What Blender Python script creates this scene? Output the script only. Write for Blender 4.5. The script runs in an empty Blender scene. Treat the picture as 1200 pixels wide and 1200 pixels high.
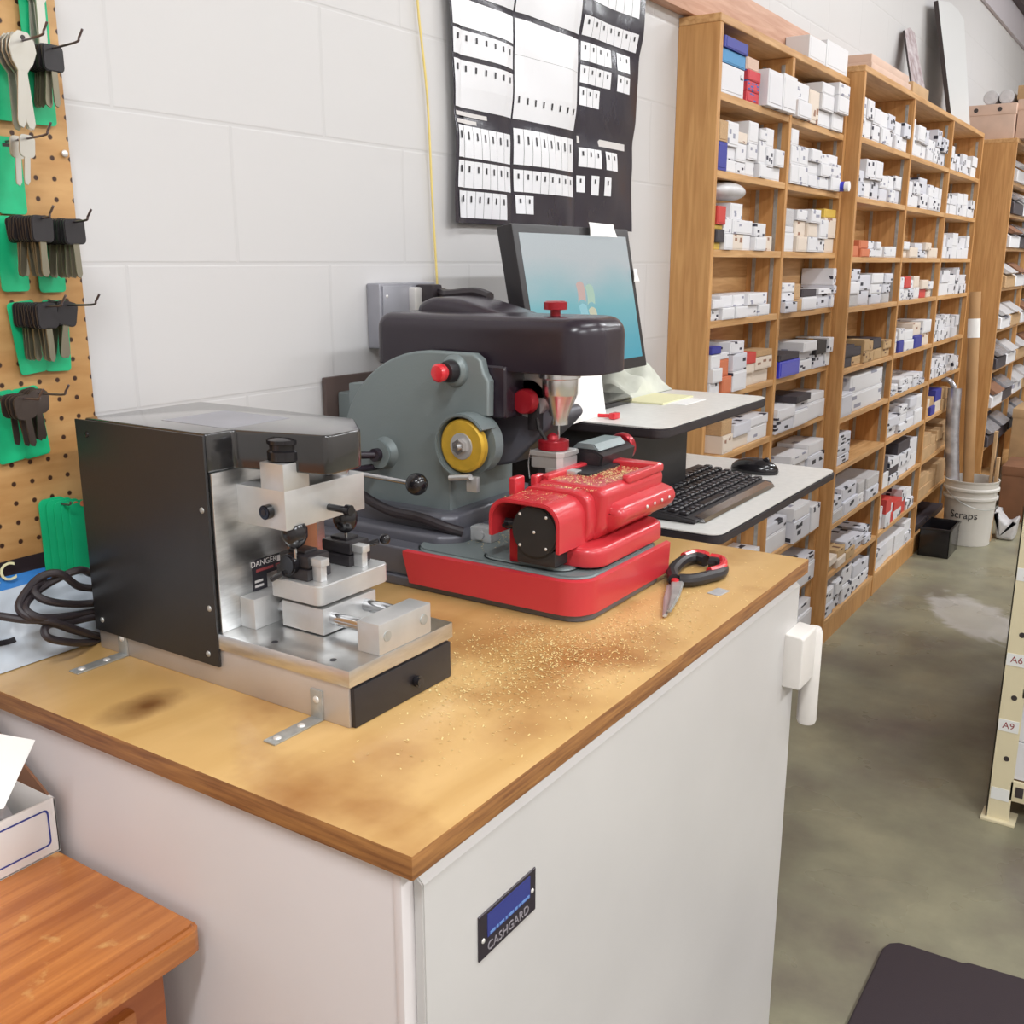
import bpy, bmesh, math, random
from mathutils import Vector, Matrix
random.seed(7)
sc = bpy.context.scene
COL = sc.collection
PI = math.pi

# ------------------------------------------------------------------ camera
F_PX = 1190.1
def _n(v): return Vector(v).normalized()
cy_ = _n((812, 293, -F_PX)); cx_ = -_n((-1850, 293, -F_PX)); cz_ = cx_.cross(cy_).normalized()
R = Matrix((cx_, cy_, cz_))            # world = R @ camera
CAM = Vector((0, 0, 1.5))
def ray(u, v): return R @ Vector((u-600, -(v-600), -F_PX))
def onx(u, v, x):
    d = ray(u, v); return CAM + d*((x-CAM.x)/d.x)
def ony(u, v, y):
    d = ray(u, v); return CAM + d*((y-CAM.y)/d.y)
def onz(u, v, z):
    d = ray(u, v); return CAM + d*((z-CAM.z)/d.z)
cd = bpy.data.cameras.new('camera'); cam = bpy.data.objects.new('camera', cd); COL.objects.link(cam)
cd.sensor_width = 36; cd.sensor_fit = 'HORIZONTAL'; cd.lens = 36*F_PX/1200; cd.clip_start = 0.02
cam.matrix_world = Matrix.Translation(CAM) @ R.to_4x4()
sc.camera = cam

# ------------------------------------------------------------------ materials
def lin(c):
    return tuple((x/255/12.92 if x/255 <= .04045 else ((x/255+.055)/1.055)**2.4) for x in c) + (1,)
M = {}
def mat(name, rgb, rough=.5, metal=0, var=0, vscale=8, bump=0, bscale=40, coat=0, spec=None, alpha=None, stretch=None, rgb2=None, trans=0):
    m = bpy.data.materials.new(name); m.use_nodes = True; nt = m.node_tree; b = nt.nodes['Principled BSDF']
    b.inputs['Base Color'].default_value = lin(rgb); b.inputs['Roughness'].default_value = rough
    b.inputs['Metallic'].default_value = metal; b.inputs['Coat Weight'].default_value = coat
    if coat: b.inputs['Coat Roughness'].default_value = .12
    if spec is not None: b.inputs['Specular IOR Level'].default_value = spec
    if trans: b.inputs['Transmission Weight'].default_value = trans
    if var or bump or rgb2:
        tc = nt.nodes.new('ShaderNodeTexCoord'); mp = nt.nodes.new('ShaderNodeMapping')
        nt.links.new(tc.outputs['Object'], mp.inputs[0])
        if stretch: mp.inputs['Scale'].default_value = stretch
        if var or rgb2:
            nz = nt.nodes.new('ShaderNodeTexNoise'); nz.inputs['Scale'].default_value = vscale; nz.inputs['Detail'].default_value = 6
            nt.links.new(mp.outputs[0], nz.inputs['Vector'])
            rp = nt.nodes.new('ShaderNodeValToRGB'); rp.color_ramp.elements[0].position = .3; rp.color_ramp.elements[1].position = .7
            c2 = rgb2 or tuple(max(0, c*(1-var)) for c in rgb)
            rp.color_ramp.elements[0].color = lin(c2); rp.color_ramp.elements[1].color = lin(rgb)
            nt.links.new(nz.outputs['Fac'], rp.inputs[0]); nt.links.new(rp.outputs[0], b.inputs['Base Color'])
        if bump:
            n2 = nt.nodes.new('ShaderNodeTexNoise'); n2.inputs['Scale'].default_value = bscale; n2.inputs['Detail'].default_value = 4
            nt.links.new(mp.outputs[0], n2.inputs['Vector'])
            bp = nt.nodes.new('ShaderNodeBump'); bp.inputs['Strength'].default_value = bump; bp.inputs['Distance'].default_value = .002
            nt.links.new(n2.outputs['Fac'], bp.inputs['Height']); nt.links.new(bp.outputs[0], b.inputs['Normal'])
    M[name] = m; return m

mat('black_paint', (42, 41, 42), .45, bump=.06, bscale=200)
mat('hood_gloss', (36, 35, 36), .16, coat=1)
mat('black_plastic', (38, 35, 38), .42)
mat('black_gloss', (30, 28, 31), .18)
mat('hood_black', (44, 36, 45), .26, bump=.05, bscale=300)
mat('alu', (226, 227, 227), .3, 1, var=.1, vscale=30, stretch=(1, 1, 6))
mat('alu_soft', (214, 214, 214), .4, .7, var=.06, vscale=25)
mat('skirt', (206, 198, 192), .45, .6, var=.08, vscale=10)
mat('steel', (190, 190, 192), .2, 1)
mat('zinc', (192, 194, 192), .4, .55, var=.15, vscale=60)
mat('chrome', (222, 222, 224), .24, 1)
mat('grey_cast', (122, 132, 133), .4, .15, bump=.12, bscale=260)
mat('grey_dark', (98, 98, 106), .34, .2, bump=.08, bscale=200)
mat('red_paint', (196, 52, 60), .32, bump=.04, bscale=240, coat=.3)
mat('red_dark', (160, 30, 42), .28, .35)
mat('red_plastic', (215, 45, 55), .25, coat=.4)
mat('brass_wheel', (222, 180, 62), .45, .4, var=.12, vscale=40)
mat('brass', (215, 190, 120), .3, 1)
mat('green_card', (28, 190, 130), .4, var=.12, vscale=20)
mat('key_silver', (200, 198, 190), .3, .9)
mat('key_grey', (140, 135, 118), .38, .8)
mat('key_brown', (85, 75, 70), .4, .7)
mat('wire', (120, 112, 118), .35, .9)
mat('cord', (48, 42, 46), .45)
mat('white_card', (236, 234, 232), .65)
mat('white_paint', (219, 213, 213), .42, var=.03, vscale=3)
mat('door_paint', (202, 199, 197), .4, var=.05, vscale=2.5)
mat('handle_paint', (224, 219, 214), .38, var=.04, vscale=12)
mat('beige_metal', (226, 214, 180), .45)
mat('label_white', (235, 235, 232), .5)
mat('ink', (40, 38, 44), .5)
mat('ink_red', (150, 70, 72), .5)
mat('ink_pale', (205, 200, 198), .5)
mat('screw_white', (225, 222, 218), .3, .4)
mat('plate_letter', (140, 134, 140), .45)
mat('navy', (52, 60, 128), .4)
mat('ink_blue_light', (104, 140, 196), .4)
mat('plate_dark', (62, 56, 62), .35, .4)
mat('blue_line', (52, 66, 150), .6)
mat('kraft', (196, 160, 118), .7, var=.1, vscale=12)
mat('kraft_dark', (140, 98, 72), .7, var=.1, vscale=12)
mat('pinkish_card', (214, 184, 166), .7, var=.06, vscale=12)
mat('orange_card', (205, 120, 84), .6)
mat('red_card', (200, 66, 60), .5)
mat('blue_card', (58, 62, 150), .5)
mat('blue_bag', (40, 48, 190), .3, coat=.4)
mat('teal_card', (70, 140, 190), .5)
mat('dark_card', (62, 56, 62), .55)
mat('yellow_card', (215, 180, 80), .5)
mat('soft_bag', (212, 210, 212), .35, var=.1, vscale=30, bump=.6, bscale=60)
mat('laminate', (222, 220, 216), .35, var=.04, vscale=60)
mat('laminate_edge', (44, 38, 42), .5)
mat('grey_metal', (170, 170, 178), .45, .5, var=.08, vscale=12)
mat('yellow_string', (232, 208, 130), .7)
mat('brown_case', (84, 70, 66), .5)
mat('clear_plastic', (222, 224, 226), .12, trans=.5)
mat('bubble', (185, 185, 192), .2, bump=1, bscale=110, coat=.4)
mat('rubber_mat', (50, 40, 46), .6, bump=.2, bscale=500)
mat('pail', (216, 212, 206), .4, var=.05, vscale=6)
mat('tube_card', (184, 142, 96), .6, var=.08, vscale=10)
mat('foil', (205, 205, 212), .22, .6, var=.2, vscale=20, bump=1, bscale=25)
mat('rust_plate', (188, 178, 180), .5, .3, rgb2=(120, 92, 92), vscale=26)
mat('grey_sheet', (214, 214, 214), .4, .1)
mat('edge_dark', (60, 52, 52), .5)
mat('soil_brass', (236, 212, 150), .35, .2)
mat('greenish_cloth', (214, 216, 204), .8, var=.12, vscale=16)
mat('note_yellow', (226, 222, 180), .7)
mat('trim_dark', (70, 54, 58), .6)
mat('trim_pale', (190, 184, 190), .6)
mat('key_legend', (120, 120, 128), .5)
mat('orange_reflection', (196, 140, 110), .35, .6, var=.1, vscale=12)
mat('plywood_edge', (168, 118, 66), .55, rgb2=(120, 76, 44), vscale=14, stretch=(1, 1, 18))
mat('folder_green', (150, 190, 150), .6)
mat('folder_blue', (80, 80, 130), .6)

def woodmat(name, c1, c2, rough, axis, scale=5, dens=14, coat=0, blotch=None):
    m = bpy.data.materials.new(name); m.use_nodes = True; nt = m.node_tree; b = nt.nodes['Principled BSDF']
    tc = nt.nodes.new('ShaderNodeTexCoord'); mp = nt.nodes.new('ShaderNodeMapping')
    s = [dens]*3; s[axis] = 1.0; mp.inputs['Scale'].default_value = s
    nt.links.new(tc.outputs['Object'], mp.inputs[0])
    nz = nt.nodes.new('ShaderNodeTexNoise'); nz.inputs['Scale'].default_value = scale; nz.inputs['Detail'].default_value = 7; nz.inputs['Distortion'].default_value = .6
    nt.links.new(mp.outputs[0], nz.inputs['Vector'])
    rp = nt.nodes.new('ShaderNodeValToRGB'); rp.color_ramp.elements[0].position = .32; rp.color_ramp.elements[1].position = .68
    rp.color_ramp.elements[0].color = lin(c2); rp.color_ramp.elements[1].color = lin(c1)
    nt.links.new(nz.outputs['Fac'], rp.inputs[0])
    out = rp.outputs[0]
    if blotch:
        n2 = nt.nodes.new('ShaderNodeTexNoise'); n2.inputs['Scale'].default_value = blotch[1]; n2.inputs['Detail'].default_value = 5
        nt.links.new(tc.outputs['Object'], n2.inputs['Vector'])
        r2 = nt.nodes.new('ShaderNodeValToRGB'); r2.color_ramp.elements[0].position = blotch[2]; r2.color_ramp.elements[1].position = blotch[3]
        nt.links.new(n2.outputs['Fac'], r2.inputs[0])
        mx = nt.nodes.new('ShaderNodeMix'); mx.data_type = 'RGBA'
        nt.links.new(r2.outputs[0], mx.inputs['Factor']); nt.links.new(out, mx.inputs['A']); mx.inputs['B'].default_value = lin(blotch[0])
        out = mx.outputs['Result']
    nt.links.new(out, b.inputs['Base Color'])
    b.inputs['Roughness'].default_value = rough; b.inputs['Coat Weight'].default_value = coat; b.inputs['Coat Roughness'].default_value = .25
    M[name] = m; return m
woodmat('shelf_wood', (206, 156, 98), (182, 130, 76), .5, 2)
woodmat('board_wood', (212, 168, 116), (184, 136, 84), .5, 1)
woodmat('ledger_wood', (208, 166, 142), (186, 138, 112), .55, 1)
woodmat('top_ply', (208, 170, 112), (190, 150, 90), .4, 1, scale=2.2, dens=5, coat=.35, blotch=((150, 100, 48), 5, .52, .74))
woodmat('desk_wood', (200, 128, 66), (162, 92, 42), .4, 1, scale=4, dens=20, coat=.3, blotch=((216, 168, 104), 34, .62, .78))
woodmat('desk_front', (172, 100, 58), (152, 84, 48), .45, 1, scale=5, dens=10)

def stain_top():
    m = M['top_ply']; nt = m.node_tree; b = nt.nodes['Principled BSDF']
    src = b.inputs['Base Color'].links[0].from_socket
    tc = nt.nodes.new('ShaderNodeTexCoord')
    cur = src
    # brown spill stains with a shape of their own, local coordinates of the worktop
    for (x, y, r, sx, c, k) in [(-.955-TOPO.x, .675-TOPO.y, .05, 1.0, (112, 72, 36), 1.0), (-.56-TOPO.x, .86-TOPO.y, .06, 1, (150, 100, 50), .4), (-.66-TOPO.x, .72-TOPO.y, .10, 1, (158, 108, 52), .45), (-.75-TOPO.x, 1.05-TOPO.y, .12, 1, (150, 98, 44), .55), (-.66-TOPO.x, 1.1-TOPO.y, .14, 1, (156, 106, 50), .45)]:
        mp = nt.nodes.new('ShaderNodeMapping'); mp.inputs['Location'].default_value = (-x/r, -y/r/1.6, 0); mp.inputs['Scale'].default_value = (1/r, 1/r/1.6, .01)
        nz = nt.nodes.new('ShaderNodeTexNoise'); nz.inputs['Scale'].default_value = 14; nz.inputs['Detail'].default_value = 5
        nt.links.new(tc.outputs['Object'], nz.inputs['Vector']); nt.links.new(tc.outputs['Object'], mp.inputs[0])
        ln = nt.nodes.new('ShaderNodeVectorMath'); ln.operation = 'LENGTH'; nt.links.new(mp.outputs[0], ln.inputs[0])
        ad = nt.nodes.new('ShaderNodeMath'); ad.operation = 'ADD'; nt.links.new(ln.outputs['Value'], ad.inputs[0]); nt.links.new(nz.outputs['Fac'], ad.inputs[1])
        mr = nt.nodes.new('ShaderNodeMapRange'); mr.inputs['From Min'].default_value = .55; mr.inputs['From Max'].default_value = 1.25
        mr.inputs['To Min'].default_value = k; mr.inputs['To Max'].default_value = 0
        nt.links.new(ad.outputs[0], mr.inputs['Value'])
        mx = nt.nodes.new('ShaderNodeMix'); mx.data_type = 'RGBA'; nt.links.new(mr.outputs[0], mx.inputs['Factor'])
        nt.links.new(cur, mx.inputs['A']); mx.inputs['B'].default_value = lin(c); cur = mx.outputs['Result']
    nt.links.new(cur, b.inputs['Base Color'])

def boxmat(name, base, ink, thresh, scale=3.0):
    """printed card: blotches of ink that differ from box to box"""
    m = bpy.data.materials.new(name); m.use_nodes = True; nt = m.node_tree; b = nt.nodes['Principled BSDF']
    tc = nt.nodes.new('ShaderNodeTexCoord'); oi = nt.nodes.new('ShaderNodeObjectInfo')
    ml = nt.nodes.new('ShaderNodeMath'); ml.operation = 'MULTIPLY'; ml.inputs[1].default_value = 57
    nt.links.new(oi.outputs['Random'], ml.inputs[0])
    ad = nt.nodes.new('ShaderNodeVectorMath'); ad.operation = 'ADD'
    nt.links.new(tc.outputs['Generated'], ad.inputs[0]); nt.links.new(ml.outputs[0], ad.inputs[1])
    vo = nt.nodes.new('ShaderNodeTexVoronoi'); vo.distance = 'CHEBYCHEV'; vo.inputs['Scale'].default_value = scale
    nt.links.new(ad.outputs[0], vo.inputs['Vector'])
    sp = nt.nodes.new('ShaderNodeSeparateColor'); nt.links.new(vo.outputs['Color'], sp.inputs[0])
    lt = nt.nodes.new('ShaderNodeMath'); lt.operation = 'LESS_THAN'; lt.inputs[1].default_value = thresh
    nt.links.new(sp.outputs[0], lt.inputs[0])
    l2 = nt.nodes.new('ShaderNodeMath'); l2.operation = 'LESS_THAN'; l2.inputs[1].default_value = .3
    nt.links.new(vo.outputs['Distance'], l2.inputs[0])
    mu = nt.nodes.new('ShaderNodeMath'); mu.operation = 'MULTIPLY'; nt.links.new(lt.outputs[0], mu.inputs[0]); nt.links.new(l2.outputs[0], mu.inputs[1])
    mx = nt.nodes.new('ShaderNodeMix'); mx.data_type = 'RGBA'; mx.inputs['A'].default_value = lin(base); mx.inputs['B'].default_value = lin(ink)
    nt.links.new(mu.outputs[0], mx.inputs['Factor']); nt.links.new(mx.outputs['Result'], b.inputs['Base Color'])
    b.inputs['Roughness'].default_value = .6; M[name] = m
boxmat('box_plain', (222, 221, 224), (150, 150, 166), .2)
boxmat('box_print', (220, 219, 223), (52, 50, 66), .34, 3.0)
boxmat('box_print2', (208, 208, 216), (44, 44, 56), .5, 2.8)
def far_print():
    boxmat('far_print', (216, 215, 220), (48, 48, 60), .42, 28)
    nt = M['far_print'].node_tree
    tc = next(n for n in nt.nodes if n.type == 'TEX_COORD'); vo = next(n for n in nt.nodes if n.type == 'TEX_VORONOI'); nt.links.new(tc.outputs['Object'], vo.inputs['Vector'])
far_print()
boxmat('box_cream', (222, 208, 194), (150, 110, 90), .15)
boxmat('box_kraft', (190, 158, 116), (110, 78, 58), .3)
boxmat('box_redblue', (200, 60, 70), (60, 90, 160), .5, 3.5)
boxmat('box_gold', (56, 50, 50), (214, 160, 60), .35, 3.2)

def floor_mat():
    m = bpy.data.materials.new('concrete'); m.use_nodes = True; nt = m.node_tree; b = nt.nodes['Principled BSDF']
    tc = nt.nodes.new('ShaderNodeTexCoord')
    n1 = nt.nodes.new('ShaderNodeTexNoise'); n1.inputs['Scale'].default_value = 2.2; n1.inputs['Detail'].default_value = 7; n1.inputs['Roughness'].default_value = .6
    nt.links.new(tc.outputs['Object'], n1.inputs['Vector'])
    rp = nt.nodes.new('ShaderNodeValToRGB'); e = rp.color_ramp.elements
    e[0].position = .3; e[0].color = lin((108, 98, 90)); e[1].position = .72; e[1].color = lin((162, 156, 130))
    x = e.new(.5); x.color = lin((134, 130, 110))
    nt.links.new(n1.outputs['Fac'], rp.inputs[0])
    # pale glare mixed into the concrete colour, with an uneven outline
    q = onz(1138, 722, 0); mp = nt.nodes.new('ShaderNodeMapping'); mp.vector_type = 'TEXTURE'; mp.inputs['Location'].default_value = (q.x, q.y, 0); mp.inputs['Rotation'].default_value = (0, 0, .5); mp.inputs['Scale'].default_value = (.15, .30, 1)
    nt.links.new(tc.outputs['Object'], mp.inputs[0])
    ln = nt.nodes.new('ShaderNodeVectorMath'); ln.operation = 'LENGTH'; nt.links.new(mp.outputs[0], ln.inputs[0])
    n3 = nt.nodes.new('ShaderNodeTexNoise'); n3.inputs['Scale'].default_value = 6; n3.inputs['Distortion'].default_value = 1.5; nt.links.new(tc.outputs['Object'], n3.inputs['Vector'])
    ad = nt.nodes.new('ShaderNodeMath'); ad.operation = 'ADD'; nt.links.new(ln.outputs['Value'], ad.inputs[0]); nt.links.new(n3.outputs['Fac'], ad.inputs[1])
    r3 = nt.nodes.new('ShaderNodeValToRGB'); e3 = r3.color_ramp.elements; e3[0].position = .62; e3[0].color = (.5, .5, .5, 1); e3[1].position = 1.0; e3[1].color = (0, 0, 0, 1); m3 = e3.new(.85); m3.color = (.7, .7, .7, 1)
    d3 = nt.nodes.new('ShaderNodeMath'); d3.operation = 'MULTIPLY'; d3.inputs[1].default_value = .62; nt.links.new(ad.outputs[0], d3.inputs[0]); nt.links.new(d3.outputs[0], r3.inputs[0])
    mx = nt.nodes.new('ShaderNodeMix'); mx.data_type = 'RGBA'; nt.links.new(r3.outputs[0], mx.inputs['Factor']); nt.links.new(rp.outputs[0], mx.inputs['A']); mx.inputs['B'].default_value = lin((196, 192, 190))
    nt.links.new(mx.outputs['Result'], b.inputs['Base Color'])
    n2 = nt.nodes.new('ShaderNodeTexNoise'); n2.inputs['Scale'].default_value = 3.1; n2.inputs['Detail'].default_value = 4
    nt.links.new(tc.outputs['Object'], n2.inputs['Vector'])
    mr = nt.nodes.new('ShaderNodeMapRange'); mr.inputs['From Min'].default_value = .35; mr.inputs['From Max'].default_value = .65; mr.inputs['To Min'].default_value = .22; mr.inputs['To Max'].default_value = .5
    nt.links.new(n2.outputs['Fac'], mr.inputs['Value']); nt.links.new(mr.outputs[0], b.inputs['Roughness'])
    M['concrete'] = m
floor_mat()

def wall_mat():
    m = bpy.data.materials.new('block_wall'); m.use_nodes = True; nt = m.node_tree; b = nt.nodes['Principled BSDF']
    tc = nt.nodes.new('ShaderNodeTexCoord'); sx = nt.nodes.new('ShaderNodeSeparateXYZ'); cb = nt.nodes.new('ShaderNodeCombineXYZ')
    nt.links.new(tc.outputs['Object'], sx.inputs[0]); nt.links.new(sx.outputs['Y'], cb.inputs['X']); nt.links.new(sx.outputs['Z'], cb.inputs['Y'])
    mp = nt.nodes.new('ShaderNodeMapping'); mp.inputs['Location'].default_value = (.10, -.075+.0, 0)
    nt.links.new(cb.outputs[0], mp.inputs[0])
    br = nt.nodes.new('ShaderNodeTexBrick'); br.inputs['Scale'].default_value = 1; br.inputs['Brick Width'].default_value = .406; br.inputs['Row Height'].default_value = .2032
    br.inputs['Mortar Size'].default_value = .004; br.inputs['Mortar Smooth'].default_value = .6; br.offset = .5
    nt.links.new(mp.outputs[0], br.inputs['Vector'])
    br.inputs['Color1'].default_value = (1, 1, 1, 1); br.inputs['Color2'].default_value = (1, 1, 1, 1); br.inputs['Mortar'].default_value = (0, 0, 0, 1)
    nz = nt.nodes.new('ShaderNodeTexNoise'); nz.inputs['Scale'].default_value = 12; nz.inputs['Detail'].default_value = 6
    nt.links.new(tc.outputs['Object'], nz.inputs['Vector'])
    ad = nt.nodes.new('ShaderNodeMath'); ad.operation = 'MULTIPLY_ADD'; ad.inputs[1].default_value = .35
    nt.links.new(nz.outputs['Fac'], ad.inputs[0]); nt.links.new(br.outputs['Color'], ad.inputs[2])
    bp = nt.nodes.new('ShaderNodeBump'); bp.inputs['Strength'].default_value = .2; bp.inputs['Distance'].default_value = .003
    nt.links.new(ad.outputs[0], bp.inputs['Height']); nt.links.new(bp.outputs[0], b.inputs['Normal'])
    mx = nt.nodes.new('ShaderNodeMix'); mx.data_type = 'RGBA'; mx.inputs['A'].default_value = lin((200, 198, 198)); mx.inputs['B'].default_value = lin((204, 202, 202))
    nt.links.new(br.outputs['Color'], mx.inputs['Factor']); nt.links.new(mx.outputs['Result'], b.inputs['Base Color'])
    b.inputs['Roughness'].default_value = .45; M['block_wall'] = m
wall_mat()

def peg_mat():
    m = bpy.data.materials.new('pegboard'); m.use_nodes = True; nt = m.node_tree; b = nt.nodes['Principled BSDF']
    tc = nt.nodes.new('ShaderNodeTexCoord')
    sc_ = nt.nodes.new('ShaderNodeVectorMath'); sc_.operation = 'SCALE'; sc_.inputs['Scale'].default_value = 1/.0254
    nt.links.new(tc.outputs['Object'], sc_.inputs[0])
    fr = nt.nodes.new('ShaderNodeVectorMath'); fr.operation = 'FRACTION'; nt.links.new(sc_.outputs[0], fr.inputs[0])
    sb = nt.nodes.new('ShaderNodeVectorMath'); sb.operation = 'SUBTRACT'; sb.inputs[1].default_value = (.5, .5, .5); nt.links.new(fr.outputs[0], sb.inputs[0])
    mu = nt.nodes.new('ShaderNodeVectorMath'); mu.operation = 'MULTIPLY'; mu.inputs[1].default_value = (0, 1, 1); nt.links.new(sb.outputs[0], mu.inputs[0])
    ln = nt.nodes.new('ShaderNodeVectorMath'); ln.operation = 'LENGTH'; nt.links.new(mu.outputs[0], ln.inputs[0])
    lt = nt.nodes.new('ShaderNodeMapRange'); lt.inputs['From Min'].default_value = .10; lt.inputs['From Max'].default_value = .15; lt.inputs['To Min'].default_value = 1; lt.inputs['To Max'].default_value = 0
    nt.links.new(ln.outputs['Value'], lt.inputs['Value'])
    nz = nt.nodes.new('ShaderNodeTexNoise'); nz.inputs['Scale'].default_value = 7; nz.inputs['Detail'].default_value = 5
    mp = nt.nodes.new('ShaderNodeMapping'); mp.inputs['Scale'].default_value = (1, 1, 5); nt.links.new(tc.outputs['Object'], mp.inputs[0]); nt.links.new(mp.outputs[0], nz.inputs['Vector'])
    rp = nt.nodes.new('ShaderNodeValToRGB'); rp.color_ramp.elements[0].color = lin((182, 134, 80)); rp.color_ramp.elements[1].color = lin((206, 162, 108)); rp.color_ramp.elements[0].position = .35; rp.color_ramp.elements[1].position = .65
    nt.links.new(nz.outputs['Fac'], rp.inputs[0])
    mx = nt.nodes.new('ShaderNodeMix'); mx.data_type = 'RGBA'; mx.inputs['B'].default_value = lin((66, 40, 30))
    nt.links.new(rp.outputs[0], mx.inputs['A']); nt.links.new(lt.outputs[0], mx.inputs['Factor']); nt.links.new(mx.outputs['Result'], b.inputs['Base Color'])
    b.inputs['Roughness'].default_value = .5; M['pegboard'] = m
peg_mat()

def screen_mat():
    m = bpy.data.materials.new('screen_glow'); m.use_nodes = True; nt = m.node_tree; b = nt.nodes['Principled BSDF']
    tc = nt.nodes.new('ShaderNodeTexCoord'); sx = nt.nodes.new('ShaderNodeSeparateXYZ'); nt.links.new(tc.outputs['Generated'], sx.inputs[0])
    nz = nt.nodes.new('ShaderNodeTexNoise'); nz.inputs['Scale'].default_value = 2.2; nt.links.new(tc.outputs['Generated'], nz.inputs['Vector'])
    ad = nt.nodes.new('ShaderNodeMath'); ad.operation = 'MULTIPLY_ADD'; ad.inputs[1].default_value = .35; nt.links.new(nz.outputs['Fac'], ad.inputs[0]); nt.links.new(sx.outputs['Z'], ad.inputs[2])
    rp = nt.nodes.new('ShaderNodeValToRGB'); e = rp.color_ramp.elements
    e[0].position = .12; e[0].color = lin((56, 165, 190)); e[1].position = 1.0; e[1].color = lin((196, 204, 208)); x = e.new(.58); x.color = lin((124, 190, 200))
    nt.links.new(ad.outputs[0], rp.inputs[0]); nt.links.new(rp.outputs[0], b.inputs['Emission Color'])
    b.inputs['Emission Strength'].default_value = 1.0; b.inputs['Base Color'].default_value = (.02, .02, .02, 1); b.inputs['Roughness'].default_value = .25
    M['screen_glow'] = m
screen_mat()
def emi(name, c, s):
    m = mat(name, (20, 20, 20), .3); b = m.node_tree.nodes['Principled BSDF']; b.inputs['Emission Color'].default_value = lin(c); b.inputs['Emission Strength'].default_value = s
emi('logo_red', (205, 176, 170), 1.1); emi('logo_green', (176, 206, 188), 1.1); emi('logo_blue', (150, 204, 214), 1.1); emi('logo_yellow', (206, 206, 180), 1.1)

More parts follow.
